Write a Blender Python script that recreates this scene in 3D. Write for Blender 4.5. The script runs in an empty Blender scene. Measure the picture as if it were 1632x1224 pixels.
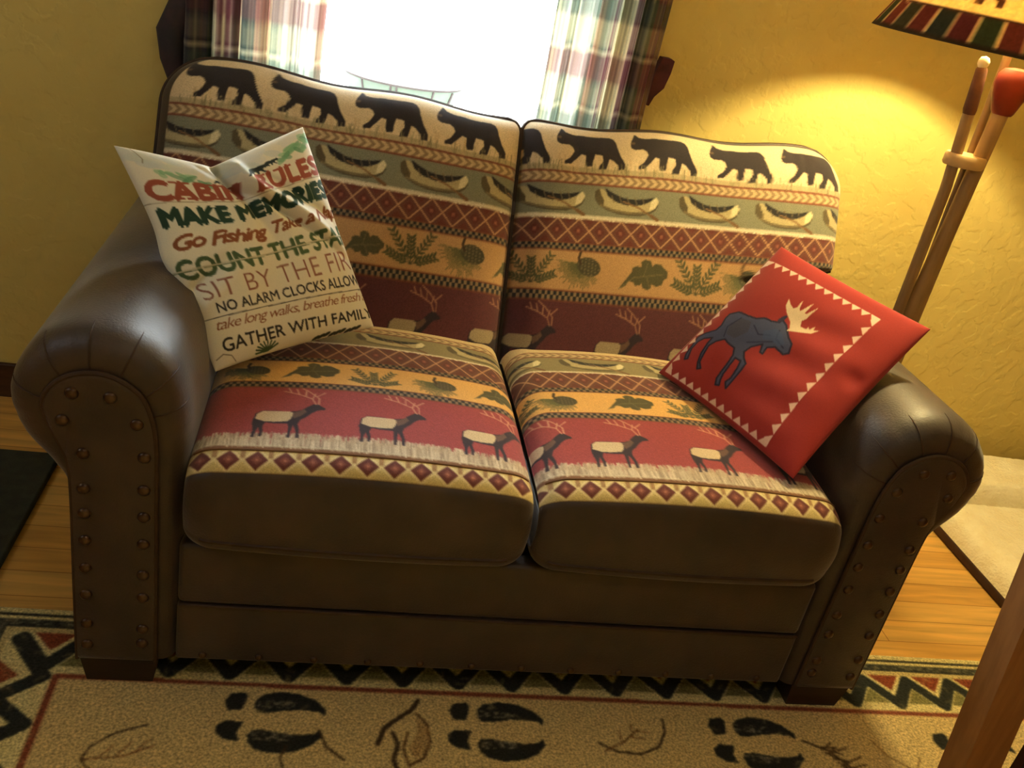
import bpy, bmesh, math, random
import numpy as np
from mathutils import Vector, Matrix

random.seed(4)
rng = np.random.default_rng(7)
SC = bpy.context.scene
COL = SC.collection

# ------------------------------------------------------------------ camera, sky, portal and fill lights, exposure
SC.view_settings.view_transform = 'Standard'
SC.view_settings.look = 'None'
SC.view_settings.exposure = 0.0
SC.view_settings.gamma = 1.0
SC.view_settings.use_curve_mapping = False

cam_d = bpy.data.cameras.new('camera')
cam = bpy.data.objects.new('camera', cam_d)
COL.objects.link(cam)
cam_d.sensor_fit = 'HORIZONTAL'
cam_d.sensor_width = 36.0
cam_d.lens = 36.0 * 1478.7 / 1632.0
cam_d.clip_start = 0.02
R_ = Vector((0.97372, -0.13309, 0.18481)); U_ = Vector((-0.10280, 0.46722, 0.87814)); F_ = Vector((0.20322, 0.87406, -0.44126))
cam.matrix_world = Matrix(((R_.x, U_.x, -F_.x, -0.43151), (R_.y, U_.y, -F_.y, -1.43627), (R_.z, U_.z, -F_.z, 1.47507), (0, 0, 0, 1)))
SC.camera = cam

world = bpy.data.worlds.new('overcast_sky')
SC.world = world
world.use_nodes = True
wn = world.node_tree
wn.nodes['Background'].inputs[0].default_value = (0.92, 0.97, 1.0, 1)
wn.nodes['Background'].inputs[1].default_value = 36.0


def area(name, loc, target, sx, sy, power, col, portal=False):
    d = bpy.data.lights.new(name, 'AREA')
    d.shape = 'RECTANGLE'; d.size = sx; d.size_y = sy; d.energy = power; d.color = col
    d.cycles.is_portal = portal
    o = bpy.data.objects.new(name, d); COL.objects.link(o)
    o.location = loc
    o.rotation_euler = (Vector(target) - Vector(loc)).to_track_quat('-Z', 'Y').to_euler()
    return o


WX0, WX1, WZ0, WZ1 = -0.72, 0.24, 0.82, 2.02          # the window opening
area('window_portal', (-0.24, 1.27, 1.42), (-0.24, 0, 1.42), WX1 - WX0, WZ1 - WZ0, 1, (1, 1, 1), portal=True)
# added fill lamps: weak overhead ambient, and cool light for the upper left wall
area('overhead_fill', (0.1, -1.5, 2.33), (0.1, -1.4, 0), 0.5, 0.5, 3.4, (1.0, 0.97, 0.92))
area('left_wall_fill', (-2.3, -0.5, 1.95), (-1.3, 1.1, 1.35), 0.6, 0.6, 5, (0.72, 0.86, 1.0))


# ------------------------------------------------------------------ helpers
def lin(r, g, b):
    f = lambda c: ((c / 255.0) / 12.92) if c / 255.0 <= 0.04045 else ((c / 255.0 + 0.055) / 1.055) ** 2.4
    return (f(r), f(g), f(b), 1.0)


def tag(o, label=None, cat=None, group=None, kind=None):
    if label: o['label'] = label
    if cat: o['category'] = cat
    if group: o['group'] = group
    if kind: o['kind'] = kind
    return o


def empty(name, loc, label, cat, group=None):
    o = bpy.data.objects.new(name, None); COL.objects.link(o)
    o.location = loc; o.empty_display_size = 0.1
    bpy.context.view_layer.update()
    return tag(o, label, cat, group)


def parent_to(o, p):
    if p is not None:
        o.parent = p
        if p.type == 'EMPTY': o.matrix_parent_inverse = Matrix.Translation(p.location).inverted()


class MB:
    """collects shapes for ONE mesh"""
    def __init__(s): s.v = []; s.f = []

    def add(s, vs, fs):
        b = len(s.v); s.v += [tuple(map(float, p)) for p in vs]; s.f += [tuple(i + b for i in f) for f in fs]; return s

    def box(s, x0, y0, z0, x1, y1, z1, bev=0.0, M=None):
        bm = bmesh.new(); bmesh.ops.create_cube(bm, size=1.0)
        for v in bm.verts:
            v.co = Vector((x0 + (v.co.x + .5) * (x1 - x0), y0 + (v.co.y + .5) * (y1 - y0), z0 + (v.co.z + .5) * (z1 - z0)))
        if bev:
            bmesh.ops.bevel(bm, geom=list(bm.edges), offset=bev, segments=3, profile=0.5, affect='EDGES')
        if M is not None: bm.transform(M)
        bm.verts.ensure_lookup_table(); bm.verts.index_update()
        s.add([v.co for v in bm.verts], [[v.index for v in f.verts] for f in bm.faces]); bm.free(); return s

    def loft(s, rings, cap=True, closed=True):
        n = len(rings[0]); vs = [p for r in rings for p in r]; fs = []
        for k in range(len(rings) - 1):
            for i in range(n if closed else n - 1):
                j = (i + 1) % n
                fs.append((k * n + i, k * n + j, (k + 1) * n + j, (k + 1) * n + i))
        if cap and closed:
            fs.append(tuple(range(n))[::-1]); fs.append(tuple((len(rings) - 1) * n + i for i in range(n)))
        return s.add(vs, fs)

    def tube(s, pts, rad, n=10, cap=True, sx=1.0):
        pts = [Vector(p) for p in pts]; rings = []
        rad = rad if hasattr(rad, '__len__') else [rad] * len(pts)
        up = None
        for i, p in enumerate(pts):
            d = (pts[min(i + 1, len(pts) - 1)] - pts[max(i - 1, 0)]).normalized()
            if up is None: up = d.orthogonal().normalized()
            up = (up - d * up.dot(d)).normalized(); r = d.cross(up)
            rings.append([p + (up * math.cos(2 * math.pi * k / n) * sx + r * math.sin(2 * math.pi * k / n)) * rad[i] for k in range(n)])
        return s.loft(rings, cap)

    def lathe(s, prof, c=(0, 0, 0), n=48, closed_prof=False):
        rings = [[(c[0] + r * math.cos(2 * math.pi * k / n), c[1] + r * math.sin(2 * math.pi * k / n), c[2] + z) for k in range(n)] for r, z in prof]
        if closed_prof: rings.append(rings[0])
        return s.loft(rings, cap=not closed_prof)

    def build(s, name, mat, parent=None, smooth=True, angle=40):
        me = bpy.data.meshes.new(name); me.from_pydata(s.v, [], s.f)
        bm = bmesh.new(); bm.from_mesh(me); bmesh.ops.recalc_face_normals(bm, faces=bm.faces); bm.to_mesh(me); bm.free()
        me.materials.append(mat)
        if smooth:
            me.shade_smooth()
            try: me.set_sharp_from_angle(angle=math.radians(angle))
            except Exception: pass
        o = bpy.data.objects.new(name, me); COL.objects.link(o)
        parent_to(o, parent)
        return o


def grid_faces(n, m, wrap_m=False, off=0, flip=False):
    i, j = np.meshgrid(np.arange(n - 1), np.arange(m if wrap_m else m - 1), indexing='ij')
    jn = (j + 1) % m
    q = np.stack([i * m + j, i * m + jn, (i + 1) * m + jn, (i + 1) * m + j], -1).reshape(-1, 4) + off
    return q[:, ::-1] if flip else q


def mesh_np(name, V, Q, mat, colors=None, parent=None, mats=None, mat_idx=None):
    me = bpy.data.meshes.new(name)
    V = np.ascontiguousarray(V, np.float32); Q = np.ascontiguousarray(Q, np.int32)
    me.vertices.add(len(V)); me.vertices.foreach_set('co', V.ravel())
    me.loops.add(Q.size); me.loops.foreach_set('vertex_index', Q.ravel())
    me.polygons.add(len(Q)); me.polygons.foreach_set('loop_start', np.arange(0, Q.size, 4, dtype=np.int32))
    try: me.polygons.foreach_set('loop_total', np.full(len(Q), 4, np.int32))
    except Exception: pass
    me.update(calc_edges=True); me.validate()
    me.shade_smooth()
    if colors is not None:
        a = me.color_attributes.new('weave', 'FLOAT_COLOR', 'POINT')
        c = np.ones((len(V), 4), np.float32); c[:, :3] = colors
        a.data.foreach_set('color', c.ravel())
    for m in (mats or [mat]): me.materials.append(m)
    if mat_idx is not None: me.polygons.foreach_set('material_index', mat_idx.astype(np.int32))
    o = bpy.data.objects.new(name, me); COL.objects.link(o)
    parent_to(o, parent)
    return o


# ------------------------------------------------------------------ materials (all node based)
def new_mat(name):
    m = bpy.data.materials.new(name); m.use_nodes = True
    nt = m.node_tree; b = nt.nodes['Principled BSDF']
    return m, nt, b


def N(nt, t, **kw):
    n = nt.nodes.new(t)
    for k, v in kw.items():
        if k in n.inputs: n.inputs[k].default_value = v
        else: setattr(n, k, v)
    return n


def noise_mat(name, c1, c2, rough=0.6, scale=8.0, bump=0.0, bscale=60.0, detail=4.0, stretch=(1, 1, 1), spec=0.4, sheen=0.0, metal=0.0, lo=0.35, hi=0.65, bdist=0.002, sheen_tint=None):
    m, nt, b = new_mat(name)
    tc = N(nt, 'ShaderNodeTexCoord'); mp = N(nt, 'ShaderNodeMapping'); mp.inputs['Scale'].default_value = stretch
    nt.links.new(tc.outputs['Object'], mp.inputs[0])
    nz = N(nt, 'ShaderNodeTexNoise', Scale=scale, Detail=detail); nt.links.new(mp.outputs[0], nz.inputs['Vector'])
    rp = N(nt, 'ShaderNodeValToRGB')
    rp.color_ramp.elements[0].position = lo; rp.color_ramp.elements[0].color = lin(*c1)
    rp.color_ramp.elements[1].position = hi; rp.color_ramp.elements[1].color = lin(*c2)
    nt.links.new(nz.outputs['Fac'], rp.inputs[0]); nt.links.new(rp.outputs[0], b.inputs['Base Color'])
    b.inputs['Roughness'].default_value = rough; b.inputs['Specular IOR Level'].default_value = spec
    b.inputs['Metallic'].default_value = metal
    if sheen:
        b.inputs['Sheen Weight'].default_value = sheen; b.inputs['Sheen Roughness'].default_value = 0.4
        if sheen_tint: b.inputs['Sheen Tint'].default_value = sheen_tint
    if bump:
        bz = N(nt, 'ShaderNodeTexNoise', Scale=bscale, Detail=3.0); nt.links.new(mp.outputs[0], bz.inputs['Vector'])
        bp = N(nt, 'ShaderNodeBump', Strength=bump, Distance=bdist); nt.links.new(bz.outputs['Fac'], bp.inputs['Height']); nt.links.new(bp.outputs[0], b.inputs['Normal'])
    return m


def woven_mat(name, rough=0.9, weave=420.0, bump=0.25, sheen=0.15, vary=0.18, transl=0.0):
    """cloth whose dyed / woven / printed pattern is stored on the mesh"""
    m, nt, b = new_mat(name)
    at = N(nt, 'ShaderNodeVertexColor', layer_name='weave')
    tc = N(nt, 'ShaderNodeTexCoord')
    nz = N(nt, 'ShaderNodeTexNoise', Scale=weave, Detail=2.0); nt.links.new(tc.outputs['Object'], nz.inputs['Vector'])
    mr = N(nt, 'ShaderNodeMapRange'); mr.inputs[1].default_value = .3; mr.inputs[2].default_value = .7
    mr.inputs[3].default_value = 1 - vary; mr.inputs[4].default_value = 1 + vary
    nt.links.new(nz.outputs['Fac'], mr.inputs[0])
    mx = N(nt, 'ShaderNodeMix', data_type='RGBA', blend_type='MULTIPLY'); mx.inputs['Factor'].default_value = 1.0
    nt.links.new(at.outputs['Color'], mx.inputs['A']); nt.links.new(mr.outputs[0], mx.inputs['B'])
    nt.links.new(mx.outputs['Result'], b.inputs['Base Color'])
    b.inputs['Roughness'].default_value = rough; b.inputs['Specular IOR Level'].default_value = .2
    b.inputs['Sheen Weight'].default_value = sheen
    bp = N(nt, 'ShaderNodeBump', Strength=bump, Distance=.001); nt.links.new(nz.outputs['Fac'], bp.inputs['Height']); nt.links.new(bp.outputs[0], b.inputs['Normal'])
    if transl:
        tr = N(nt, 'ShaderNodeBsdfTranslucent'); nt.links.new(mx.outputs['Result'], tr.inputs['Color'])
        ms = N(nt, 'ShaderNodeMixShader'); ms.inputs[0].default_value = transl
        nt.links.new(b.outputs[0], ms.inputs[1]); nt.links.new(tr.outputs[0], ms.inputs[2])
        nt.links.new(ms.outputs[0], nt.nodes['Material Output'].inputs['Surface'])
    return m


def wood_mat(name, c1, c2, axis='X', rough=0.4, scale=6.0, spec=0.4):
    st = {'X': (1, 9, 9), 'Y': (9, 1, 9), 'Z': (9, 9, 1)}[axis]
    return noise_mat(name, c1, c2, rough=rough, scale=scale, stretch=st, bump=.15, bscale=14, spec=spec, bdist=.001)


def wall_mat():
    m, nt, b = new_mat('yellow_plaster')
    tc = N(nt, 'ShaderNodeTexCoord')
    nz = N(nt, 'ShaderNodeTexNoise', Scale=2.2, Detail=5.0, Roughness=.6); nt.links.new(tc.outputs['Object'], nz.inputs['Vector'])
    rp = N(nt, 'ShaderNodeValToRGB'); rp.color_ramp.elements[0].position = .3; rp.color_ramp.elements[0].color = lin(206, 182, 104)
    rp.color_ramp.elements[1].position = .7; rp.color_ramp.elements[1].color = lin(218, 196, 118)
    nt.links.new(nz.outputs['Fac'], rp.inputs[0]); nt.links.new(rp.outputs[0], b.inputs['Base Color'])
    b.inputs['Roughness'].default_value = .75; b.inputs['Specular IOR Level'].default_value = .25
    n2 = N(nt, 'ShaderNodeTexNoise', Scale=22.0, Detail=3.0); nt.links.new(tc.outputs['Object'], n2.inputs['Vector'])
    r2 = N(nt, 'ShaderNodeValToRGB'); r2.color_ramp.elements[0].position = .46; r2.color_ramp.elements[1].position = .56
    nt.links.new(n2.outputs['Fac'], r2.inputs[0])
    bp = N(nt, 'ShaderNodeBump', Strength=.35, Distance=.003); nt.links.new(r2.outputs[0], bp.inputs['Height']); nt.links.new(bp.outputs[0], b.inputs['Normal'])
    return m


def floor_mat():
    m, nt, b = new_mat('honey_wood_boards')
    tc = N(nt, 'ShaderNodeTexCoord')
    br = N(nt, 'ShaderNodeTexBrick'); nt.links.new(tc.outputs['Object'], br.inputs['Vector'])
    br.inputs['Scale'].default_value = 1.0; br.inputs['Brick Width'].default_value = 1.1; br.inputs['Row Height'].default_value = .083
    br.inputs['Mortar Size'].default_value = .0012; br.inputs['Bias'].default_value = 0.0; br.offset = .37
    br.inputs['Color1'].default_value = lin(230, 182, 100); br.inputs['Color2'].default_value = lin(214, 160, 80); br.inputs['Mortar'].default_value = lin(160, 108, 48)
    mp = N(nt, 'ShaderNodeMapping'); mp.inputs['Scale'].default_value = (1.0, 13, 1); nt.links.new(tc.outputs['Object'], mp.inputs[0])
    nz = N(nt, 'ShaderNodeTexNoise', Scale=3.0, Detail=5.0, Distortion=.6); nt.links.new(mp.outputs[0], nz.inputs['Vector'])
    mr = N(nt, 'ShaderNodeMapRange'); mr.inputs[1].default_value = .3; mr.inputs[2].default_value = .7; mr.inputs[3].default_value = .72; mr.inputs[4].default_value = 1.12
    nt.links.new(nz.outputs['Fac'], mr.inputs[0])
    mx = N(nt, 'ShaderNodeMix', data_type='RGBA', blend_type='MULTIPLY'); mx.inputs['Factor'].default_value = 1
    nt.links.new(br.outputs['Color'], mx.inputs['A']); nt.links.new(mr.outputs[0], mx.inputs['B']); nt.links.new(mx.outputs['Result'], b.inputs['Base Color'])
    b.inputs['Roughness'].default_value = .38; b.inputs['Specular IOR Level'].default_value = .35
    return m


def glass_mat():
    m, nt, b = new_mat('window_glass')
    nt.nodes.remove(b)
    tr = N(nt, 'ShaderNodeBsdfTransparent'); tr.inputs[0].default_value = (.96, .98, .97, 1)
    gl = N(nt, 'ShaderNodeBsdfGlossy'); gl.inputs['Roughness'].default_value = .02
    fr = N(nt, 'ShaderNodeFresnel'); fr.inputs[0].default_value = 1.45
    ms = N(nt, 'ShaderNodeMixShader')
    nt.links.new(fr.outputs[0], ms.inputs[0]); nt.links.new(tr.outputs[0], ms.inputs[1]); nt.links.new(gl.outputs[0], ms.inputs[2])
    nt.links.new(ms.outputs[0], nt.nodes['Material Output'].inputs['Surface'])
    return m


M_wall = wall_mat(); M_floor = floor_mat()
M_ceil = noise_mat('white_ceiling_paint', (205, 198, 180), (215, 208, 190), rough=.9, bump=.2, bscale=40)
M_base = wood_mat('dark_stained_baseboard', (58, 34, 22), (80, 48, 30), 'X', rough=.5)
M_leather = noise_mat('brown_suede_leather', (36, 25, 20), (62, 45, 35), rough=.5, scale=9, bump=.3, bscale=220, spec=.65, sheen=.4, sheen_tint=(.8, .76, .72, 1), lo=.3, hi=.7)
M_piping = noise_mat('brown_piping_cord', (50, 34, 25), (64, 45, 33), rough=.6, scale=30)
M_welt = noise_mat('rust_welt_cord', (104, 72, 46), (120, 84, 54), rough=.8, scale=30)
M_nail = noise_mat('bronze_nailhead', (72, 56, 46), (94, 76, 62), rough=.30, scale=60, metal=.85)
M_foot = wood_mat('espresso_wood_foot', (30, 17, 14), (44, 25, 20), 'X', rough=.4)
M_tapestry = woven_mat('tapestry_weave', weave=520, bump=.35, vary=.2)
M_print = woven_mat('printed_canvas', weave=600, bump=.12, sheen=.05, vary=.05, rough=.8)
M_redcloth = woven_mat('red_cotton', weave=500, bump=.2, sheen=.2, vary=.08)
M_rug = woven_mat('wool_rug_pile', weave=190, bump=1.0, sheen=.1, vary=.42)
M_curtain = woven_mat('plaid_curtain_cloth', weave=500, bump=.1, vary=.08, transl=.30)
M_shade = woven_mat('parchment_lamp_shade', weave=90, bump=.1, sheen=0, vary=.12, transl=.45)
M_glass = glass_mat()
M_trim = wood_mat('oak_window_trim', (150, 105, 60), (172, 124, 74), 'Z', rough=.5)

# ------------------------------------------------------------------ pattern painter
class Canvas:
    """a small colour grid in metres (or any 2-D units), painted with bands, polygons and strokes"""
    def __init__(s, x0, y0, x1, y1, res, bg):
        s.x0, s.y0, s.res = x0, y0, res
        s.W = int((x1 - x0) / res) + 1; s.H = int((y1 - y0) / res) + 1
        s.X, s.Y = np.meshgrid(x0 + np.arange(s.W) * res, y0 + np.arange(s.H) * res)
        s.img = np.empty((s.H, s.W, 3)); s.img[:] = np.array(bg) / 255.

    def put(s, mask, col, a=1.0, sl=None):
        im = s.img if sl is None else s.img[sl]
        c = np.array(col) / 255.
        im[mask] = im[mask] * (1 - a) + c * a

    def _win(s, xa, ya, xb, yb):
        i0 = max(int((ya - s.y0) / s.res) - 1, 0); i1 = min(int((yb - s.y0) / s.res) + 2, s.H)
        j0 = max(int((xa - s.x0) / s.res) - 1, 0); j1 = min(int((xb - s.x0) / s.res) + 2, s.W)
        return None if i0 >= i1 or j0 >= j1 else (slice(i0, i1), slice(j0, j1))

    def band(s, ya, yb, col, a=1.0): s.put((s.Y >= ya) & (s.Y < yb), col, a)

    def poly(s, pts, col, a=1.0):
        p = np.asarray(pts, float); sl = s._win(p[:, 0].min(), p[:, 1].min(), p[:, 0].max(), p[:, 1].max())
        if sl is None: return
        X = s.X[sl]; Y = s.Y[sl]; ins = np.zeros(X.shape, bool)
        q = np.roll(p, -1, 0)
        for (xa, ya), (xb, yb) in zip(p, q):
            if ya == yb: continue
            c = ((ya > Y) != (yb > Y)) & (X < (xb - xa) * (Y - ya) / (yb - ya) + xa)
            ins ^= c
        s.put(ins, col, a, sl)

    def stroke(s, pts, w, col, a=1.0, w2=None):
        pts = [np.asarray(p, float) for p in pts]; n = len(pts) - 1
        for k in range(n):
            p, q = pts[k], pts[k + 1]
            wk = w if w2 is None else w + (w2 - w) * k / max(n - 1, 1)
            sl = s._win(min(p[0], q[0]) - wk, min(p[1], q[1]) - wk, max(p[0], q[0]) + wk, max(p[1], q[1]) + wk)
            if sl is None: continue
            X = s.X[sl] - p[0]; Y = s.Y[sl] - p[1]; d = q - p; L = max(d @ d, 1e-12)
            t = np.clip((X * d[0] + Y * d[1]) / L, 0, 1)
            s.put((X - t * d[0]) ** 2 + (Y - t * d[1]) ** 2 <= (wk / 2) ** 2, col, a, sl)

    def ell(s, c, rx, ry, ang, col, a=1.0):
        m = max(rx, ry); sl = s._win(c[0] - m, c[1] - m, c[0] + m, c[1] + m)
        if sl is None: return
        X = s.X[sl] - c[0]; Y = s.Y[sl] - c[1]; ca, sa = math.cos(ang), math.sin(ang)
        s.put(((X * ca + Y * sa) / rx) ** 2 + ((-X * sa + Y * ca) / ry) ** 2 <= 1, col, a, sl)

    def speckle(s, amt, sl=None):
        im = s.img if sl is None else s.img[sl]
        im *= 1 + amt * (rng.random(im.shape[:2])[..., None] - .5)

    def sample(s, x, y):
        fx = np.clip((x - s.x0) / s.res, 0, s.W - 1.001); fy = np.clip((y - s.y0) / s.res, 0, s.H - 1.001)
        out = 0
        for ox, oy in ((-.6, -.6), (.6, -.6), (-.6, .6), (.6, .6)):
            gx = np.clip(fx + ox, 0, s.W - 1.001); gy = np.clip(fy + oy, 0, s.H - 1.001)
            i = gy.astype(int); j = gx.astype(int); a = (gx - j)[..., None]; b = (gy - i)[..., None]
            I = s.img
            out = out + (I[i, j] * (1 - a) * (1 - b) + I[i, j + 1] * a * (1 - b) + I[i + 1, j] * (1 - a) * b + I[i + 1, j + 1] * a * b)
        c = np.clip(out / 4, 0, 1)
        return np.where(c <= .04045, c / 12.92, ((c + .055) / 1.055) ** 2.4)


def xf(pts, x, y, w, h=None, ang=0.0, flip=False):
    h = w if h is None else h; ca, sa = math.cos(ang), math.sin(ang); o = []
    for px, py in pts:
        if flip: px = 1 - px
        a, b = px * w, py * h
        o.append((x + a * ca - b * sa, y + a * sa + b * ca))
    return o


BEAR = [(0.0, 0.365), (0.022, 0.425), (0.05, 0.468), (0.075, 0.515), (0.105, 0.505), (0.13, 0.472), (0.2, 0.458), (0.29, 0.456), (0.37, 0.462), (0.471, 0.452), (0.554, 0.455), (0.663, 0.459), (0.754, 0.463), (0.819, 0.439), (0.855, 0.388), (0.873, 0.317), (0.917, 0.212), (0.993, 0.102), (0.993, 0.03), (0.906, 0.023), (0.895, 0.08), (0.819, 0.142), (0.761, 0.162), (0.746, 0.096), (0.725, 0.025), (0.616, 0.016), (0.623, 0.057), (0.674, 0.126), (0.659, 0.205), (0.554, 0.214), (0.533, 0.129), (0.525, 0.048), (0.442, 0.041), (0.424, 0.083), (0.428, 0.185), (0.362, 0.201), (0.29, 0.122), (0.217, 0.055), (0.127, 0.047), (0.13, 0.084), (0.21, 0.137), (0.262, 0.229), (0.24, 0.275), (0.19, 0.302), (0.12, 0.30), (0.07, 0.292), (0.012, 0.315)]
HULL = [(0, .60), (.015, .42), (.08, .26), (.2, .13), (.36, .04), (.55, 0), (.74, .03), (.88, .12), (.96, .24), (1.0, .40), (.985, .52), (.94, .56), (.88, .44), (.76, .33), (.6, .27), (.45, .28), (.33, .35), (.24, .46), (.17, .62), (.12, .70), (.05, .70)]
HOLD = [(.15, .74), (.2, .5), (.34, .33), (.52, .25), (.72, .29), (.86, .42), (.92, .56), (.8, .5), (.62, .45), (.45, .47), (.28, .6)]
ELK = [(.0, .42), (.03, .62), (.12, .70), (.3, .70), (.48, .69), (.58, .70), (.66, .74), (.76, .86), (.82, .92), (.88, .93), (1.0, .82), (.99, .77), (.9, .76), (.82, .68), (.74, .56), (.66, .47), (.63, .36), (.66, .18),
       (.665, .0), (.62, .0), (.615, .17), (.57, .34), (.55, .2), (.54, .0), (.50, .0), (.505, .2), (.5, .36), (.3, .36), (.18, .38), (.15, .28), (.17, .14), (.16, .02), (.12, .02), (.125, .14), (.1, .26), (.07, .14), (.06, .0), (.015, .0), (.03, .16), (.01, .3)]
ELKBODY = [(.03, .48), (.05, .62), (.12, .69), (.3, .69), (.5, .69), (.56, .66), (.53, .5), (.48, .42), (.3, .4), (.16, .41)]
OAK = [(0, .02), (.14, .12), (.2, .26), (.3, .22), (.34, .14), (.44, .16), (.46, .22), (.5, .1), (.6, .05), (.68, .12), (.66, .22), (.78, .16), (.9, .22), (.92, .34), (1.0, .42), (1.0, .58), (.92, .66), (.84, .76), (.72, .78), (.66, .7),
       (.62, .84), (.5, .88), (.42, .8), (.44, .66), (.34, .68), (.24, .62), (.24, .5), (.16, .34), (.1, .22), (.02, .06)]


def bear(c, x, y, w): 
    c.poly(xf(BEAR, x, y, w, w * 1.12), (44, 38, 42)); c.ell((x + .04 * w, y + .43 * w), .035 * w, .02 * w, .2, (92, 74, 60))
    for k in range(int(26)):
        gx = x - .1 * w + random.random() * 1.2 * w; c.stroke([(gx, y - .05 * w), (gx + random.uniform(-.03, .03) * w, y + random.uniform(.02, .12) * w)], .0022, random.choice([(118, 112, 84), (150, 140, 104)]), .8)


def canoe(c, x, y, w):
    c.poly(xf([(px, py - .08) for px, py in HULL], x, y, w, w * .50), (70, 62, 46), .8)
    c.poly(xf(HULL, x, y, w, w * .50), (168, 154, 116))
    c.poly(xf([(0, .60), (.015, .42), (.08, .26), (.15, .18), (.15, .36), (.10, .52), (.07, .68), (.05, .70)], x, y, w, w * .50), (84, 74, 54)); c.stroke(xf([(.1, .2), (.3, .06), (.55, .01), (.8, .06)], x, y, w, w * .50), .006, (112, 100, 74))
    c.poly(xf([(.86, .14), (.95, .22), (1.0, .45), (.96, .58), (.88, .42)], x, y, w, w * .50), (206, 194, 156))
    c.poly(xf(HOLD, x, y, w, w * .50), (38, 36, 38))
    for k in range(5): c.stroke(xf([(.3 + .12 * k, .32), (.26 + .12 * k, .52)], x, y, w, w * .50), .003, (112, 98, 74), .8)
    c.stroke(xf([(.45, .36), (.7, .2), (.98, -.12)], x, y, w, w * .50), .0045, (122, 92, 62))
    c.stroke(xf([(.9, -.02), (1.0, -.14)], x, y, w, w * .50), .009, (110, 82, 56))


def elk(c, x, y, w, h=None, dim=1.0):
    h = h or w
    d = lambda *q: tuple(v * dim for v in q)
    for k in range(60):
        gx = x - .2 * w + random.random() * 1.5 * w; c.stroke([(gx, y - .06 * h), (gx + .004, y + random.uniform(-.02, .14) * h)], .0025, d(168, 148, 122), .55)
    c.poly(xf(ELK, x, y, w, h), (44, 34, 44))
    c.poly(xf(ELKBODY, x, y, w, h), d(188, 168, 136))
    c.poly(xf([(.54, .66), (.62, .7), (.7, .78), (.74, .7), (.66, .58), (.56, .5)], x, y, w, h), (92, 70, 62))
    for a in ([(.86, .92), (.8, 1.08), (.6, 1.2), (.38, 1.28)], [(.9, .93), (.9, 1.1), (.74, 1.3), (.6, 1.42)], [(.8, 1.08), (.84, 1.24)], [(.7, 1.14), (.7, 1.3)], [(.6, 1.2), (.56, 1.36)], [(.86, 1.15), (.98, 1.28)], [(.49, 1.24), (.44, 1.38)]):
        c.stroke(xf(a, x, y, w, h), .0032, d(190, 140, 112), .9)


def oakleaf(c, x, y, w, ang=0.0):
    c.poly(xf(OAK, x, y, w, w * .72, ang), (78, 74, 52)); c.stroke(xf([(0, .02), (.3, .36), (.9, .5)], x, y, w, w * .72, ang), .002, (112, 104, 74))
    c.stroke(xf([(.5, .42), (.56, .78)], x, y, w, w * .72, ang), .0016, (112, 104, 74)); c.stroke(xf([(.55, .44), (.64, .14)], x, y, w, w * .72, ang), .0016, (112, 104, 74))


def sprig(c, x, y, w):
    r = (.5 * w, .02 * w)
    for a, L in ((1.62, .62), (2.15, .86), (1.02, .84), (2.75, .60), (.42, .60)):
        bx, by = x + r[0], y + r[1]; dx, dy = math.cos(a), math.sin(a)
        c.stroke([(bx, by), (bx + dx * L * w, by + dy * L * w)], .0022, (70, 70, 50))
        for k in range(2, 8):
            t = k / 7 * L * w
            for s in (-1, 1):
                c.ell((bx + dx * t - s * dy * .055 * w, by + dy * t + s * dx * .055 * w), .080 * w, .026 * w, a + s * .7, (74, 76, 52))


def cone(c, x, y, w):
    cx, cy = x + .62 * w, y + .5 * w
    for k in range(34):
        a = math.radians(175 + k * 4.4); L = w * random.uniform(.45, .66)
        c.stroke([(x + .42 * w, y + .56 * w), (x + .42 * w + L * math.cos(a), y + .56 * w + L * math.sin(a))], .0019, (84, 86, 58), .9)
    c.ell((cx, cy), .3 * w, .22 * w, -.3, (70, 66, 50))
    for i in range(-3, 4):
        for j in range(-2, 3):
            if (i / 3.2) ** 2 + (j / 2.4) ** 2 < 1: c.ell((cx + i * .085 * w, cy + j * .085 * w - .02 * i * w), .026 * w, .02 * w, .5, (108, 98, 74))
    c.stroke([(x + .42 * w, y + .56 * w), (x + .36 * w, y + .7 * w), (x + .4 * w, y + .86 * w)], .006, (64, 50, 38))


def checks(c, ya, yb, q=.0072):
    h = (yb - ya)
    c.band(ya, yb, (112, 64, 46)); a, b = ya + h * .14, yb - h * .14
    m = (c.Y >= a) & (c.Y < b); r = (b - a) / 2
    k = (np.floor(c.X / q) + np.floor((c.Y - a) / r)) % 2 == 0
    c.put(m, (128, 108, 84)); c.put(m & k, (36, 38, 42))


def diamonds(c, ya, yb, p, x0):
    h = yb - ya; c.band(ya, yb, (96, 58, 50))
    u = np.abs(((c.X - x0) / p) % 1 - .5) * 2; v = np.abs((c.Y - ya) / h - .5) * 2
    d = np.abs(u + v - 1); m = (c.Y >= ya) & (c.Y < yb)
    c.put(m & (u + v < .5), (92, 46, 42)); c.put(m & (u + v < .17), (136, 78, 64))
    c.put(m & (u + v > 1.5), (96, 48, 42))
    c.put(m & (d < .085), (178, 138, 104))
    c.put(m & (np.abs(u - v) < .05) & (u + v < .3), (150, 100, 80), .6)


def chevrons(c, ya, yb, p=.021):
    h = yb - ya; c.band(ya, yb, (112, 60, 44)); a, b = ya + .16 * h, yb - .16 * h
    c.band(a, b, (132, 110, 82)); m = (c.Y >= a) & (c.Y < b)
    v = np.abs((c.Y - (a + b) / 2) / (b - a) * 2); t = ((c.X + v * .013) / p) % 1
    c.put(m & (t < .52), (186, 160, 122))


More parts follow.
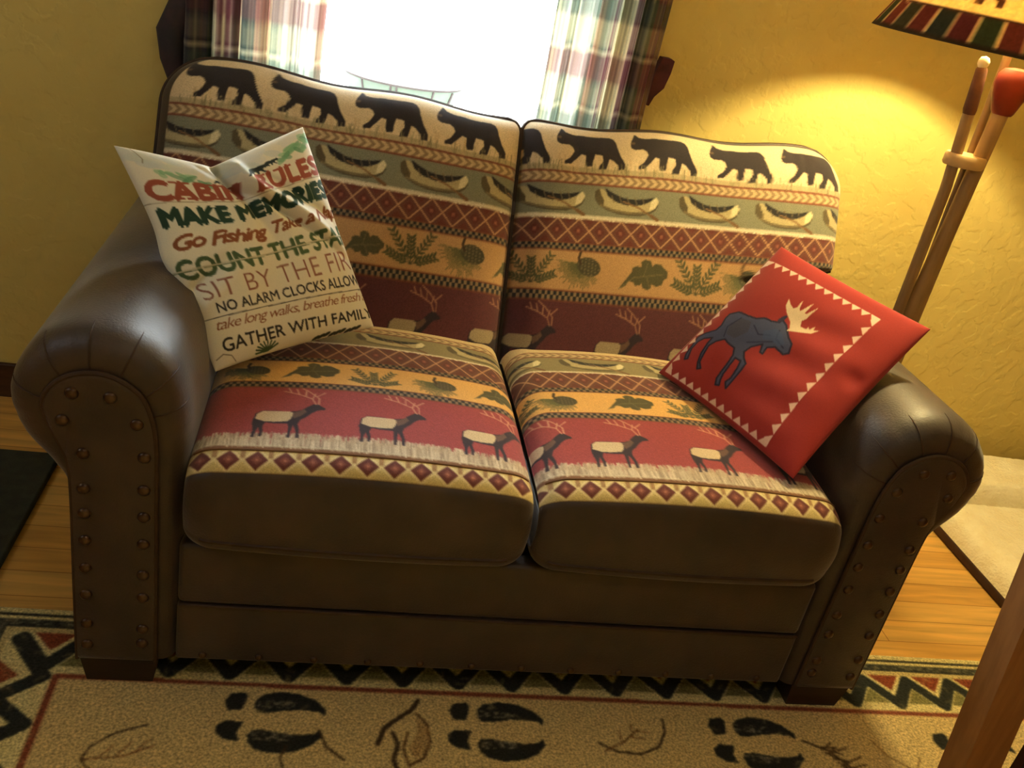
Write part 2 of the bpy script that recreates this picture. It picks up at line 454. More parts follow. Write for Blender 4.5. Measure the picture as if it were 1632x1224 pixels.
def white_line(c, ya, yb, col=(202, 190, 164)):
    c.band(ya, yb, col)
    n = int((c.X.max() - c.X.min()) / .003)
    for k in range(n):
        x = random.uniform(c.X.min(), c.X.max()); c.ell((x, random.choice((ya, yb)) + random.uniform(-.001, .001)), .0022, .0016, 0, random.choice((col, (226, 216, 190), (150, 130, 104))))


def back_pattern(x0, x1, motifs):
    c = Canvas(x0, -.12, x1, .76, .00125, (84, 44, 50))
    t = dict(ck0=.158, tan0=.187, ck1=.285, dia=.307, wh=.370, can=.381, ch=.459, top=.492)
    c.speckle(.2)
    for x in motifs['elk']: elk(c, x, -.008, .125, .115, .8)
    checks(c, t['ck0'], t['tan0'])
    c.band(t['tan0'], t['ck1'], (174, 136, 94))
    for k, x, w in motifs['leaf']:
        if k == 'o': oakleaf(c, x, .198, w)
        elif k == 's': sprig(c, x, .198, w * .95)
        else: cone(c, x, .196, w * .92)
    checks(c, t['ck1'], t['dia']); diamonds(c, t['dia'], t['wh'], .0535, motifs['dx']); white_line(c, t['wh'], t['can'])
    c.band(t['can'], t['ch'], (120, 120, 102))
    for x in motifs['canoe']: canoe(c, x - .004, .394, .166)
    chevrons(c, t['ch'], t['top'])
    c.band(t['top'], 1, (206, 184, 148)); c.band(t['top'], t['top'] + .012, (160, 146, 112), .8)
    for k in range(60):
        gx = random.uniform(x0, x1); c.stroke([(gx, .492), (gx + random.uniform(-.008, .008), .53)], .006, (184, 156, 118), .35)
    for x in motifs['bear']: bear(c, x - .010, .500, .178)
    c.speckle(.12)
    return c


# ------------------------------------------------------------------ room shell
FZ = -0.012                                             # bare floor; the rug's top lies at z = 0
XL, XR, YF, YB, ZC = -2.6, 3.0, -2.9, 1.10, 2.42


def struct(name, mb, mat, parent=None, smooth=False):
    o = mb.build(name, mat, parent, smooth)
    if parent is None: o['kind'] = 'structure'
    return o


struct('floor', MB().box(XL - .1, YF - .1, FZ - .1, XR + .1, YB + .12, FZ), M_floor)
struct('ceiling', MB().box(XL - .1, YF - .1, ZC, XR + .1, YB + .12, ZC + .1), M_ceil)
bw = MB()
for a in ((XL - .1, ZC, FZ, WX0), (WX1, ZC, FZ, XR + .1)): bw.box(a[0], YB, FZ, a[3], YB + .12, ZC)
bw.box(WX0, YB, FZ, WX1, YB + .12, WZ0); bw.box(WX0, YB, WZ1, WX1, YB + .12, ZC)
struct('wall_back', bw, M_wall)
struct('wall_left', MB().box(XL - .1, YF, FZ, XL, YB, ZC), M_wall)
struct('wall_right', MB().box(XR, YF, FZ, XR + .1, YB, ZC), M_wall)
struct('wall_front', MB().box(XL - .1, YF - .1, FZ, XR + .1, YF, ZC), M_wall)
struct('baseboard_back', MB().box(XL, YB - .016, FZ, XR, YB, .095, .004), M_base)
struct('baseboard_left', MB().box(XL, YF, FZ, XL + .016, YB - .02, .095, .004), M_base)
win = MB()
for a in ((WX0 - .07, YB - .02, WZ0 - .07, WX0, YB, WZ1 + .07), (WX1, YB - .02, WZ0 - .07, WX1 + .07, YB, WZ1 + .07), (WX0, YB - .02, WZ1, WX1, YB, WZ1 + .07)): win.box(*a, .004)
win.box(WX0 - .09, YB - .05, WZ0 - .03, WX1 + .09, YB, WZ0, .006)
w1 = struct('window_1', win, M_trim)
sash = MB()
for a in ((WX0, WZ0, WX0 + .035, WZ1), (WX1 - .035, WZ0, WX1, WZ1), (WX0, WZ0, WX1, WZ0 + .04), (WX0, WZ1 - .04, WX1, WZ1)): sash.box(a[0], YB + .03, a[1], a[2], YB + .07, a[3])
sash.build('window_frame', M_trim, w1, False)
MB().box(WX0 + .03, YB + .048, WZ0 + .03, WX1 - .03, YB + .052, WZ1 - .03).build('window_pane', M_glass, w1, False)

# outside: pale ground and a boat-shaped trough with ribs
M_patio = noise_mat('pale_concrete', (205, 205, 200), (222, 222, 216), rough=.9)
g = MB().box(-14, 1.35, .11, 14, 26, .21).build('patio_ground', M_patio, None, False); g['kind'] = 'structure'
M_tub = noise_mat('weathered_green_panel', (44, 52, 46), (52, 62, 54), rough=.9)
M_rail = noise_mat('brown_rail', (22, 14, 14), (28, 18, 18), rough=.9)
M_teal = noise_mat('teal_skirt', (20, 34, 32), (26, 40, 38), rough=.9)
tub = empty('garden_trough', (-.08, 5.1, .21), 'small boat-shaped garden trough with brown rim and ribs, seen low through the bright window', 'trough')


def hull(x, f): return .17 * math.sqrt(max(1 - (x / .40) ** 2, .02)) * f


def trough(z0, z1, f0, f1, grow=0.0):
    rings = []
    for z, f in ((z0, f0), (z1, f1)):
        e = .40 * (.86 + .14 * (z - .21) / .15)
        rings.append([(-.08 + e * math.cos(a), 5.1 + (.17 * f + grow) * math.sin(a), z + .02 * abs(math.cos(a)) ** 3) for a in np.linspace(0, 2 * math.pi, 40, endpoint=False)])
    return MB().loft(rings)


trough(.262, .358, .92, 1.0).build('trough_side', M_tub, tub)
trough(.205, .262, .6, .92).build('bottom_board', M_teal, tub)
trough(.355, .368, 1.02, 1.04, .008).build('rim', M_rail, tub)
for a in (-2.35, -1.8, -1.7, -1.05, -.6):
    MB().tube([(-.08 + .37 * math.cos(a), 5.1 + .160 * math.sin(a), .262), (-.08 + .40 * math.cos(a), 5.1 + .175 * math.sin(a), .36)], .007, 6).build('rib', M_rail, tub)

# ------------------------------------------------------------------ the loveseat
sofa = empty('loveseat', (0, .45, 0), 'brown suede loveseat with rolled nailhead arms and wildlife tapestry cushions', 'sofa')
T0 = np.array([0, .57, .53]); tl = np.array([0, .26, .52]); TV = tl / np.linalg.norm(tl); NV = np.cross([1., 0, 0], TV)


def sst(a, b, x): t = np.clip((x - a) / (b - a), 0, 1); return t * t * (3 - 2 * t)


def cuts(n, edge=.12, k=2.0):
    """0..1, denser near both ends"""
    t = np.linspace(0, 1, n); s = .5 - .5 * np.cos(np.pi * t)
    return .45 * s + .55 * t


def back_cushion(side, canv, rise, seed):
    n, m = 250, 330
    v = cuts(n)[:, None]; u = cuts(m)[None, :]
    Lm = .600; tb = -.07
    t = tb + v * (Lm - tb)
    xi = .004
    ear = (.20 if side < 0 else .232) * sst(.235, .285, t)
    xo = .655 + ear
    # rounded corners
    ro, ri = .12, .035
    d = np.clip((t - (Lm - ro)) / ro, 0, 1); xo = xo - ro * (1 - np.sqrt(np.clip(1 - d * d, 0, 1))) * .95
    d = np.clip((t - (Lm - ri)) / ri, 0, 1); xi2 = xi + ri * (1 - np.sqrt(np.clip(1 - d * d, 0, 1))) * .9
    d = np.clip((.30 - t) / .035, 0, 1) * (t > .262)
    W0 = xo - ear - xi2; X = xi2 + u * W0 + ear * np.clip((u - .8) / .2, 0, 1)       # only the outer columns spread into the ear
    du = np.minimum(X - xi2, xo - X); dv = np.minimum(t - tb, Lm - t) + 0 * X
    gfun = lambda d, r: np.sqrt(np.clip(1 - (1 - np.clip(d / r, 0, 1)) ** 2, 0, 1))
    H = .062 * gfun(du, .085) * gfun(dv, .10) + .028 * np.sqrt(np.clip(np.sin(np.pi * u), 0, 1) * np.clip(np.sin(np.pi * v), 0, 1))
    r2 = np.random.default_rng(seed)
    # puckers along the top edge and a wavy top
    for k in range(7):
        c0 = r2.uniform(.05, .82); s0 = r2.uniform(.010, .022); A = r2.uniform(-.006, .003)
        H = H + A * np.exp(-((X - c0 - r2.uniform(-.1, .1) * (t - .56)) / s0) ** 2) * sst(.36, .52, t) * gfun(dv, .05)
    off = rise(X) * np.clip(t / .3, 0, 1) ** .8
    wave = .006 * np.sin(X * 17 + seed) * sst(.42, .56, t)
    tt = t + off + wave - .055 * 0
    base = T0 - NV * .083
    sgn = side
    def pts(Hh): return base + np.stack([sgn * X, 0 * X, 0 * X], -1) + (tt)[..., None] * TV + Hh[..., None] * NV
    # Lm was set so the seam-side top shows at .557 after the roll-over
    Pf = pts(H)
    cols = canv.sample(sgn * X, t + .008 + .012 * sst(.2, .45, t) + 0 * X)
    edge = np.array(lin(70, 58, 44)[:3])
    side = ((xo - X) < (.024 if sgn < 0 else .006)) | ((Lm - t + 0 * X) < .007)
    cols = np.where(side[..., None], edge, cols)
    front = (Pf.reshape(-1, 3), cols.reshape(-1, 3))
    # back half, coarser
    st = (slice(None, None, 6), slice(None, None, 6))
    iv = np.unique(np.r_[np.arange(0, n, 6), n - 1]); iu = np.unique(np.r_[np.arange(0, m, 6), m - 1])
    Hb = -(.055 * gfun(du, .08) * gfun(dv, .08)) - .018 * np.sqrt(np.clip(np.sin(np.pi * u), 0, 1) * np.clip(np.sin(np.pi * v), 0, 1))
    Pb = pts(Hb)[np.ix_(iv, iu)]
    V = np.concatenate([front[0], Pb.reshape(-1, 3)])
    C = np.concatenate([front[1], np.tile(np.array(lin(66, 46, 34)[:3]), (Pb.shape[0] * Pb.shape[1], 1))])
    fl = sgn < 0
    Q = np.concatenate([grid_faces(n, m, flip=fl), grid_faces(len(iv), len(iu), off=n * m, flip=not fl)])
    midx = np.r_[np.zeros((n - 1) * (m - 1)), np.ones((len(iv) - 1) * (len(iu) - 1))]
    o = mesh_np('back_cushion', V, Q, None, C, sofa, mats=[M_tapestry, M_leather], mat_idx=midx)
    # welt cord around the outline
    P0 = pts(0 * H)
    loop = [P0[i, m - 1] for i in range(0, n, 5)] + [P0[n - 1, j] for j in range(m - 1, -1, -5)] + [P0[i, 0] for i in range(n - 1, -1, -5)]
    MB().tube(loop, .0075, 8).build('piping', M_piping, o)
    return o


mL = dict(elk=[-.47, -.288, -.092, .1], leaf=[('c', -.72, .1), ('s', -.56, .1), ('o', -.415, .1), ('s', -.302, .112), ('c', -.165, .112), ('o', -.045, .1)], dx=-.0245,
          canoe=[-.87, -.68, -.49, -.292, -.095], bear=[-.79, -.600, -.405, -.210])
mR = dict(elk=[.0, .225, .42, .62], leaf=[('s', .0, .105), ('c', .125, .112), ('o', .27, .125), ('s', .42, .118), ('c', .56, .11), ('o', .71, .1)], dx=.02,
          canoe=[.0, .19, .41, .62, .815], bear=[-.10, .090, .280, .492, .692])
back_cushion(-1, back_pattern(-.9, .02, mL), lambda x: .030 * (x / .85) ** 1.2, 3)
back_cushion(1, back_pattern(-.02, .9, mR), lambda x: .052 * (x / .85) ** 1.1, 8)


def seat_pattern(x0, x1, mo):
    c = Canvas(x0, -.12, x1, .64, .00125, (74, 52, 38))
    # rows: distance behind the front welt
    c.band(-.058, -.008, (192, 172, 116))
    p = .0487; u = np.abs(((c.X - mo['dx']) / p) % 1 - .5) * 2; vv = np.abs((c.Y + .033) / .025); m = (c.Y >= -.058) & (c.Y < -.008)
    c.put(m & (np.abs(u + vv - 1) < .16), (206, 188, 138)); c.put(m & (u + vv < .84), (98, 50, 44)); c.put(m & (u + vv < .4), (124, 70, 60)); c.put(m & (u + vv < .16), (160, 104, 84))
    c.put(m & (u > .82) & (c.Y > -.03), (150, 116, 78))
    c.band(-.010, .002, (112, 74, 44)); white_line(c, .002, .009)
    sl = c._win(x0, .009, x1, .21); c.band(.009, .205, (140, 58, 60)); c.speckle(.22, sl)
    for k in range(1500):
        gx = random.uniform(x0, x1); c.stroke([(gx, .007), (gx + random.uniform(-.004, .004), random.uniform(.016, .042))], .0026, random.choice([(176, 160, 136), (196, 180, 154), (140, 124, 104)]), .8)
    for x in mo['elk']: elk(c, x, .026, .132, .128)
    checks(c, .205, .231)
    c.band(.231, .322, (204, 158, 92))
    for k, x, w in mo['leaf']:
        if k == 'o': oakleaf(c, x, .245, w)
        elif k == 's': sprig(c, x, .238, w * .82)
        else: cone(c, x, .236, w * .82)
    checks(c, .322, .346); diamonds(c, .346, .424, .0535, mo['dx2']); white_line(c, .424, .432)
    c.band(.432, .51, (128, 118, 86))
    for x in mo['canoe']: canoe(c, x, .446, .16)
    chevrons(c, .51, .54); c.band(.54, 1, (190, 168, 128)); c.speckle(.1)
    return c


def seat_cushion(x0, x1, canv):
    # side profile in (y, z): back edge -> top -> rounded nose -> front face -> underside
    top = [(.64, .50), (.655, .52), (.64, .535)]
    prof = [(y, .548 + .012 * math.sin(math.pi * min(max((y) / .62, 0), 1))) for y in np.linspace(.62, .04, 230)]
    c0 = (.035, .508)
    prof += [(c0[0] - .055 * math.sin(a) * 1.15, c0[1] + .042 * math.cos(a)) for a in np.linspace(.02, 1.45, 34)]
    ye, ze = prof[-1]
    prof += [(ye - .010 * math.sin(math.pi * k / 19), ze - (ze - .384) * k / 19) for k in range(1, 20)]
    ye, ze = prof[-1]
    prof += [(ye + .03 * (1 - math.cos(a)), ze - .03 * math.sin(a)) for a in np.linspace(.1, 1.57, 10)]
    prof += [(y, .354) for y in np.linspace(.06, .62, 12)] + [(.645, .37), (.655, .43)]
    pr = np.array(top + prof)
    seg = np.r_[0, np.cumsum(np.hypot(*np.diff(pr, axis=0).T))]
    # arclength measured from the nose, positive towards the back
    knose = 3 + 230; s = seg[knose] - seg
    n = len(pr); m = 300
    u = cuts(m)
    L = x1 - x0; X = x0 + u * L
    du = np.minimum(u, 1 - u) * L
    gq = np.sqrt(np.clip(1 - (1 - np.clip(du / .055, 0, 1)) ** 2, 0, 1))
    crown = .024 * (1 - (2 * u - 1) ** 2)
    yc, zc = .31, .445
    Y = yc + (pr[:, 0][:, None] - yc) * (.93 + .07 * gq[None, :])
    up = (pr[:, 1] - zc)[:, None]
    Z = zc + up * (.60 + .40 * gq[None, :])
    Z = Z + np.where(up > 0, 1, 0) * np.clip(up / .09, 0, 1) * (crown - .008)[None, :]
    Y = Y - np.where(pr[:, 0][:, None] < .05, 1, 0) * (crown * .5)[None, :]
    Xg = np.broadcast_to(X[None, :], Y.shape)
    P = np.stack([Xg, Y, Z], -1)
    cols = canv.sample(Xg.ravel(), np.broadcast_to(s[:, None], Y.shape).ravel())
    suede = np.broadcast_to((s < -.058)[:, None], Y.shape)
    Q = grid_faces(m, n, wrap_m=True)
    PT = P.transpose(1, 0, 2).reshape(-1, 3)
    C = cols.reshape(n, m, 3).transpose(1, 0, 2).reshape(-1, 3)
    jj = (np.arange((m - 1) * n) % n); idx = (s[jj] < -.059).astype(int)
    # end caps: fans of quads towards the middle line
    caps = []
    for e in (0, (m - 1) * n):
        for k in range(1, n // 2 - 1): caps.append((e + k, e + k + 1, e + (n - k - 2) % n, e + (n - k - 1) % n))
    Q = np.concatenate([Q, np.array(caps)]); idx = np.r_[idx, np.ones(len(caps), int)]
    o = mesh_np('seat_cushion', PT, Q, None, C, sofa, mats=[M_tapestry, M_leather], mat_idx=idx)
    kw = int(np.argmin(np.abs(s + .007)))
    MB().tube([P[kw, j] + np.array([0, -.0005, .0005]) for j in range(8, m - 8, 4)], .0022, 6).build('welt', M_welt, o)
    kb = int(np.argmin(np.abs(s + .205)))
    MB().tube([P[kb, j] + np.array([0, .001, 0]) for j in range(24, m - 24, 4)], .0045, 6).build('welt', M_piping, o)
    return o


sL = dict(elk=[-.545, -.348, -.148], leaf=[('c', -.605, .1), ('o', -.505, .115), ('s', -.36, .105), ('c', -.222, .105), ('o', -.106, .1)], canoe=[-.6, -.36, -.148], dx=-.0126, dx2=-.02)
sR = dict(elk=[-.045, .118, .33, .53], leaf=[('s', -.05, .1), ('c', .045, .11), ('o', .19, .115), ('s', .34, .11), ('c', .5, .1)], canoe=[-.08, .125, .335, .53], dx=.0225, dx2=.03)
seat_cushion(-.645, -.006, seat_pattern(-.66, .02, sL))
seat_cushion(.006, .645, seat_pattern(-.02, .66, sR))

# arms
PAN = [(.688, .066), (.690, .30), (.692, .48), (.694, .56), (.702, .615), (.722, .66), (.765, .688), (.81, .690), (.848, .672), (.872, .637), (.868, .60), (.852, .562), (.837, .52), (.832, .45), (.831, .25), (.830, .066)]
ARM = [(.646, .066), (.646, .30), (.645, .47), (.642, .55), (.648, .63), (.676, .71), (.745, .756), (.822, .758), (.888, .726), (.932, .660), (.938, .60), (.914, .540), (.870, .49), (.840, .44), (.834, .25), (.832, .066)]


def smooth_poly(P, per=6):
    P = [np.array(p) for p in P]; out = []
    for i in range(len(P) - 1):
        p0 = P[max(i - 1, 0)]; p1 = P[i]; p2 = P[i + 1]; p3 = P[min(i + 2, len(P) - 1)]
        for k in range(per):
            t = k / per
            out.append(.5 * ((2 * p1) + (-p0 + p2) * t + (2 * p0 - 5 * p1 + 4 * p2 - p3) * t * t + (-p0 + 3 * p1 - 3 * p2 + p3) * t ** 3))
    out.append(P[-1]); return np.array(out)


def arm(sg):
    A = smooth_poly(ARM, 8); B = smooth_poly(PAN, 8)
    c = np.array([.785, .60]); rings = []
    ang = np.arctan2(A[:, 1] - c[1], A[:, 0] - c[0])
    roll = sst(.50, .60, A[:, 1])
    for y, b in ((.93, 0), (.90, 0), (.6, 0), (.3, 0), (.12, 0), (.075, .0), (.055, .02), (.038, .07), (.024, .16), (.012, .30), (.004, .48), (.0, .68), (-.001, .85), (.0, 1.0), (.02, 1.12)):
        P = A + (B - A) * b
        w = math.sin(math.pi * min(max(b, 0), 1)) ** .7 if 0 < b < 1 else 0
        rip = (.0012 * np.sin(ang * 14) + .0008 * np.sin(ang * 31 + 1)) * roll * w
        dv = P - c; P = P + dv / np.linalg.norm(dv, axis=1)[:, None] * rip[:, None]
        rings.append([(sg * x, y, z) for x, z in P])
    o = MB().loft(rings).build('arm', M_leather, sofa, angle=60)
    for th_ in (.35, .95, 1.45, 1.95, 2.45, 2.95):                      # gathered seams that run over the scroll's edge
        k = int(np.argmin(np.abs(ang - th_) + (roll < .5) * 9))
        MB().tube([Vector(rings[i][k]) + Vector((0, -.0004, 0)) for i in range(6, 14)], [.0006, .0012, .0016, .0018, .0018, .0018, .0016, .0012], 6).build('seam', M_piping, o)
    # front panel with welt and nailheads
    pr = [[(sg * x, y, z) for x, z in (c2 + (smooth_poly(PAN, 6) - c2) * q)] for c2 in [np.array([.765, .38])] for y, q in ((.012, 1.0), (-.006, 1.0), (-.0095, .985), (-.0105, .96))]
    p = MB().loft(pr).build('front_panel', M_leather, sofa, angle=60)
    MB().tube([(sg * x, -.006, z) for x, z in smooth_poly(PAN, 6)], .0045, 8).build('piping', M_piping, p)
    inner = [(.711, z) for z in (.114, .150, .227, .281, .352, .412, .470, .538)] + [(.724, .603), (.766, .651), (.826, .653), (.842, .600)]
    outer = [(.811, z) for z in (.106, .158, .228, .290, .353, .412, .465, .537)]
    for x, z in inner + outer: nailhead((sg * x, -.010, z), p, 1.12)
    return o


_nail = {}


def nailhead(p, parent, s=1.0):
    if 'me' not in _nail:
        prof = [(.0103, .0), (.0098, .0022), (.0082, .0042), (.0055, .0058), (.0025, .0066), (.0006, .0068)]
        o = MB().lathe(prof, n=16).build('nailhead', M_nail, None); _nail['me'] = o.data
        o.data.transform(Matrix.Rotation(math.pi / 2, 4, 'X'))
    else:
        o = bpy.data.objects.new('nailhead', _nail['me']); COL.objects.link(o)
    parent_to(o, parent); o.location = p
    o.scale = (s, s, s)
    return o


arm(-1); arm(1)
# body under and behind the cushions
MB().box(-.64, .03, .08, .64, .93, .335, .01).build('deck', M_leather, sofa)
MB().box(-.80, .80, .10, .80, .95, .86, .04).build('back_frame', M_leather, sofa)
rail = MB().box(-.652, .004, .205, .652, .05, .345, .012).box(-.652, .002, .064, .652, .05, .203, .008).build('front_rail', M_leather, sofa)
MB().tube([(-.648, .002, .204), (0, .001, .203), (.648, .002, .204)], .0035, 8).build('seam', M_piping, rail)
for k in range(12): nailhead((-.60 + k * .1085, .002, .078), rail, .8)
for x in (-.755, .755):
    for y in (.055, .85):
        MB().loft([[(x + sx * a, y + sy * b, z) for sx, sy in ((-1, -1), (1, -1), (1, 1), (-1, 1))] for a, b, z in ((.062, .05, 0 if y < .1 else FZ), (.072, .058, .067))]).build('foot', M_foot, sofa, False)

# ------------------------------------------------------------------ throw pillows
def pillow(name, TL, TR, BR, BL, thick, canv, mat, label, pinch=.05, front_extra=None, warp=None, n=240, backf=.6, edge_res=None):
    TL, TR, BR, BL = (np.array(p, float) for p in (TL, TR, BR, BL))
    u, v = np.meshgrid(cuts(n), cuts(n))
    uu = .5 + (u - .5) * (1 - pinch * (1 - (2 * v - 1) ** 2)); vv = .5 + (v - .5) * (1 - pinch * (1 - (2 * u - 1) ** 2))
    if warp: uu, vv = warp(u, v, uu, vv)
    B = ((1 - uu) * (1 - vv))[..., None] * TL + (uu * (1 - vv))[..., None] * TR + (uu * vv)[..., None] * BR + ((1 - uu) * vv)[..., None] * BL
    nrm = np.cross(TR - BL, TL - BR); nrm /= np.linalg.norm(nrm)
    if nrm @ (np.array([-.43, -1.44, 1.47]) - TL) < 0: nrm = -nrm
    q = np.clip((1 - (2 * u - 1) ** 2) * (1 - (2 * v - 1) ** 2), 0, 1)
    H = thick * q ** .42
    Hf = H + (front_extra(u, v, q) if front_extra else 0)
    Pf = B + Hf[..., None] * nrm; Pb = B - (H * backf)[..., None] * nrm
    V = np.concatenate([Pf.reshape(-1, 3), Pb[::4, ::4].reshape(-1, 3)]) if (n - 1) % 4 == 0 else None
    k = len(range(0, n, 4))
    cf = canv.sample(u.ravel(), v.ravel()); cb = canv.sample(np.clip(u[::4, ::4], 0, .02).ravel() - .2, v[::4, ::4].ravel())
    Q = np.concatenate([grid_faces(n, n), grid_faces(k, k, off=n * n, flip=True)])
    o = mesh_np(name, V, Q, mat, np.concatenate([cf, cb]))
    tag(o, label, 'pillow')
    return o


# lettering: outlines of the built-in font, painted into the printed cloth
def text_tris(body, bold=0.0, shear=0.0, space=1.0):
    cu = bpy.data.curves.new('lettering', 'FONT'); cu.body = body; cu.offset = bold; cu.shear = shear; cu.space_character = space; cu.resolution_u = 3
    o = bpy.data.objects.new('lettering', cu); COL.objects.link(o)
    dg = bpy.context.evaluated_depsgraph_get(); e = o.evaluated_get(dg); me = e.to_mesh(); me.calc_loop_triangles()
    V = np.array([v.co[:2] for v in me.vertices]); T = [tuple(t.vertices) for t in me.loop_triangles]
    e.to_mesh_clear(); bpy.data.objects.remove(o); bpy.data.curves.remove(cu)
    return V, T


def put_text(c, body, L, R, col, bold=0.0, shear=0.0, space=1.0, wob=0.0, serif=0.0, a=1.0, cut=None):
    """L / R = (u, v_top, v_bottom) at the two ends of the line"""
    V, T = text_tris(body, min(bold, 0), shear, space)
    a0, b0 = V.min(0); a1, b1 = V.max(0)
    t = (V[:, 0] - a0) / (a1 - a0); h = (V[:, 1] - b0) / (b1 - b0)
    x = L[0] + t * (.965 * R[0] - L[0]); top = L[1] + t * (R[1] - L[1]); bot = L[2] + t * (R[2] - L[2])
    y = bot + (top - bot) * h + wob * np.sin(t * 21)
    P = np.stack([x, y], -1)
    for k in range(1 if bold <= 0 else 5):
        q = P + np.array([(0, 0), (1, 0), (-1, 0), (0, 1), (0, -1)][k]) * bold * .22
        for tr in T: c.poly(q[list(tr)], col, a)


RULES = Canvas(-.25, -.02, 1.05, 1.02, .0016, (228, 224, 208))
c = RULES
# painted meadow and bears at the top of the print
for k in range(30):
    u0 = random.uniform(.02, .98); c.ell((u0, random.uniform(.02, .13)), random.uniform(.04, .09), random.uniform(.012, .03), random.uniform(-.5, .5), random.choice([(214, 216, 214), (196, 206, 208), (206, 214, 204)]), .5)
for (x, y, w) in ((.22, .13, .07), (.30, .16, .05), (.86, .075, .06), (.93, .09, .05), (.80, .105, .05), (.97, .05, .04), (.14, .12, .03)):
    for k in range(5): c.ell((x + random.uniform(-.03, .03), y + random.uniform(-.012, .012)), w * random.uniform(.4, 1), .012, random.uniform(-.6, .6), random.choice([(120, 176, 136), (142, 194, 150), (96, 150, 116)]), .6)
for x, y, w in ((.36, .145, .085), (.53, .150, .16), (.66, .125, .10)):
    c.poly([(px, 2 * y - py) for px, py in xf(BEAR, x, y, w, w * .62, 0, True)], (48, 60, 62))
RED, DKG, BRN, GRN, BLK = (156, 84, 66), (44, 70, 58), (140, 86, 58), (78, 100, 70), (52, 50, 48)
put_text(c, 'CABIN RULES', (.03, .160, .250), (1.03, .142, .226), RED, bold=.035, space=1.02)
for sx in (.155, .215, .285, .33, .375, .455, .575, .625, .715, .795, .885):      # slab serifs
    vb = .250 - .024 * sx; vt = .160 - .018 * sx
    c.stroke([(sx - .018, vb - .004), (sx + .022, vb - .005)], .011, RED); c.stroke([(sx - .012, vt + .005), (sx + .016, vt + .004)], .010, RED)
c.stroke([(.0, .262), (1.04, .236)], .0035, (150, 140, 118))
put_text(c, 'MAKE MEMORIES', (.035, .290, .372), (1.03, .262, .340), DKG, bold=.04, space=1.0)
put_text(c, 'Go Fishing', (.05, .408, .492), (.545, .400, .482), BRN, bold=.018, shear=.35, space=.86, wob=.003)
put_text(c, 'Take a Nap', (.565, .398, .472), (1.05, .384, .458), BRN, bold=.014, shear=.35, space=.88, wob=.003)
put_text(c, 'COUNT THE STARS', (.02, .520, .604), (1.12, .484, .572), GRN, bold=.022, space=1.0)
c.stroke([(.0, .564), (1.05, .528)], .007, (196, 190, 166)); c.stroke([(.0, .570), (1.05, .534)], .0028, GRN)
put_text(c, 'SIT BY THE FIRE', (.06, .626, .704), (1.08, .600, .700), (146, 98, 84), bold=-.008, space=1.02)
put_text(c, 'NO ALARM CLOCKS ALLOWED', (.105, .722, .766), (1.12, .728, .780), BLK, bold=.006, space=1.0)
c.stroke([(.03, .782), (1.05, .804)], .0038, BLK)
put_text(c, 'take long walks, breathe fresh air', (.07, .792, .852), (1.10, .818, .874), BRN, bold=-.004, shear=.4, space=.85)
put_text(c, 'GATHER WITH FAMILY', (.07, .876, .934), (1.05, .902, .950), BLK, bold=.006, shear=.05)
for k in range(9):
    a_ = .2 + k * .33; c.stroke([(.30, .985), (.30 + .07 * math.cos(a_ + 3.0), .985 + .045 * math.sin(a_ + 3.0))], .008, (70, 92, 62))
for k in range(9): c.ell((.60 + k * .035, .990 - .003 * (k % 3)), .026, .007, -.25, (56, 62, 52))
c.stroke([(.05, -.01), (.075, .03), (.085, .055), (.075, .075)], .004, (140, 130, 110))
c.stroke([(.02, .955), (.06, .94), (.10, .955), (.115, .985)], .004, (110, 104, 90))


def warpL(u, v, uu, vv):
    g_ = np.exp(-((u - .42) / .17) ** 2)
    g_ = np.where(u < .42, u / .42, (1 - u) / .58)
    vv = vv + .118 * (g_ ** 1.15) * (1 - v) ** 2.5
    b_ = np.exp(-((v - .50) / .1) ** 2) * (1 - u) ** 4
    return uu - .032 * b_, vv


def creaseL(u, v, q):
    # two folds run from the notch towards the lower right; a flat crumple near the left edge
    d1 = (v - .10) - .95 * (u - .42); L1 = sst(.05, .18, v) * 0 + np.exp(-((u - .42) / .40) ** 2) * (u > .30)
    f = -.050 * np.exp(-((u - .425 - .25 * v) / .036) ** 2) * np.exp(-(v / .32) ** 2)
    f = f + .016 * np.exp(-((u - .50 - .30 * v) / .035) ** 2) * np.exp(-(v / .38) ** 2)
    f = f - .017 * np.exp(-((d1 - .03) / .026) ** 2) * np.exp(-((u - .66) / .24) ** 2)
    f = f + .014 * np.exp(-((d1 + .05) / .040) ** 2) * np.exp(-((u - .68) / .24) ** 2)
    f = f - .010 * np.exp(-((d1 + .16) / .030) ** 2) * np.exp(-((u - .80) / .16) ** 2)
    f = f - .014 * np.exp(-(((v - .62) + .5 * (u - .1)) / .03) ** 2) * np.exp(-(u / .24) ** 2)
    f = f + .008 * np.exp(-(((v - .70) + .5 * (u - .1)) / .035) ** 2) * np.exp(-(u / .24) ** 2)
    f = f + .005 * np.sin(13 * u + 7 * v) * q
    return f * np.clip(q * 6, 0, 1)


pillow('throw_pillow', (-.857, .420, .954), (-.519, .580, 1.007), (-.324, .47, .617), (-.631, .245, .584), .060, RULES, M_print,
       'cream pillow printed with CABIN RULES lettering, leaning on the sofa arm', pinch=.035, front_extra=creaseL, warp=warpL, n=241, backf=.8)

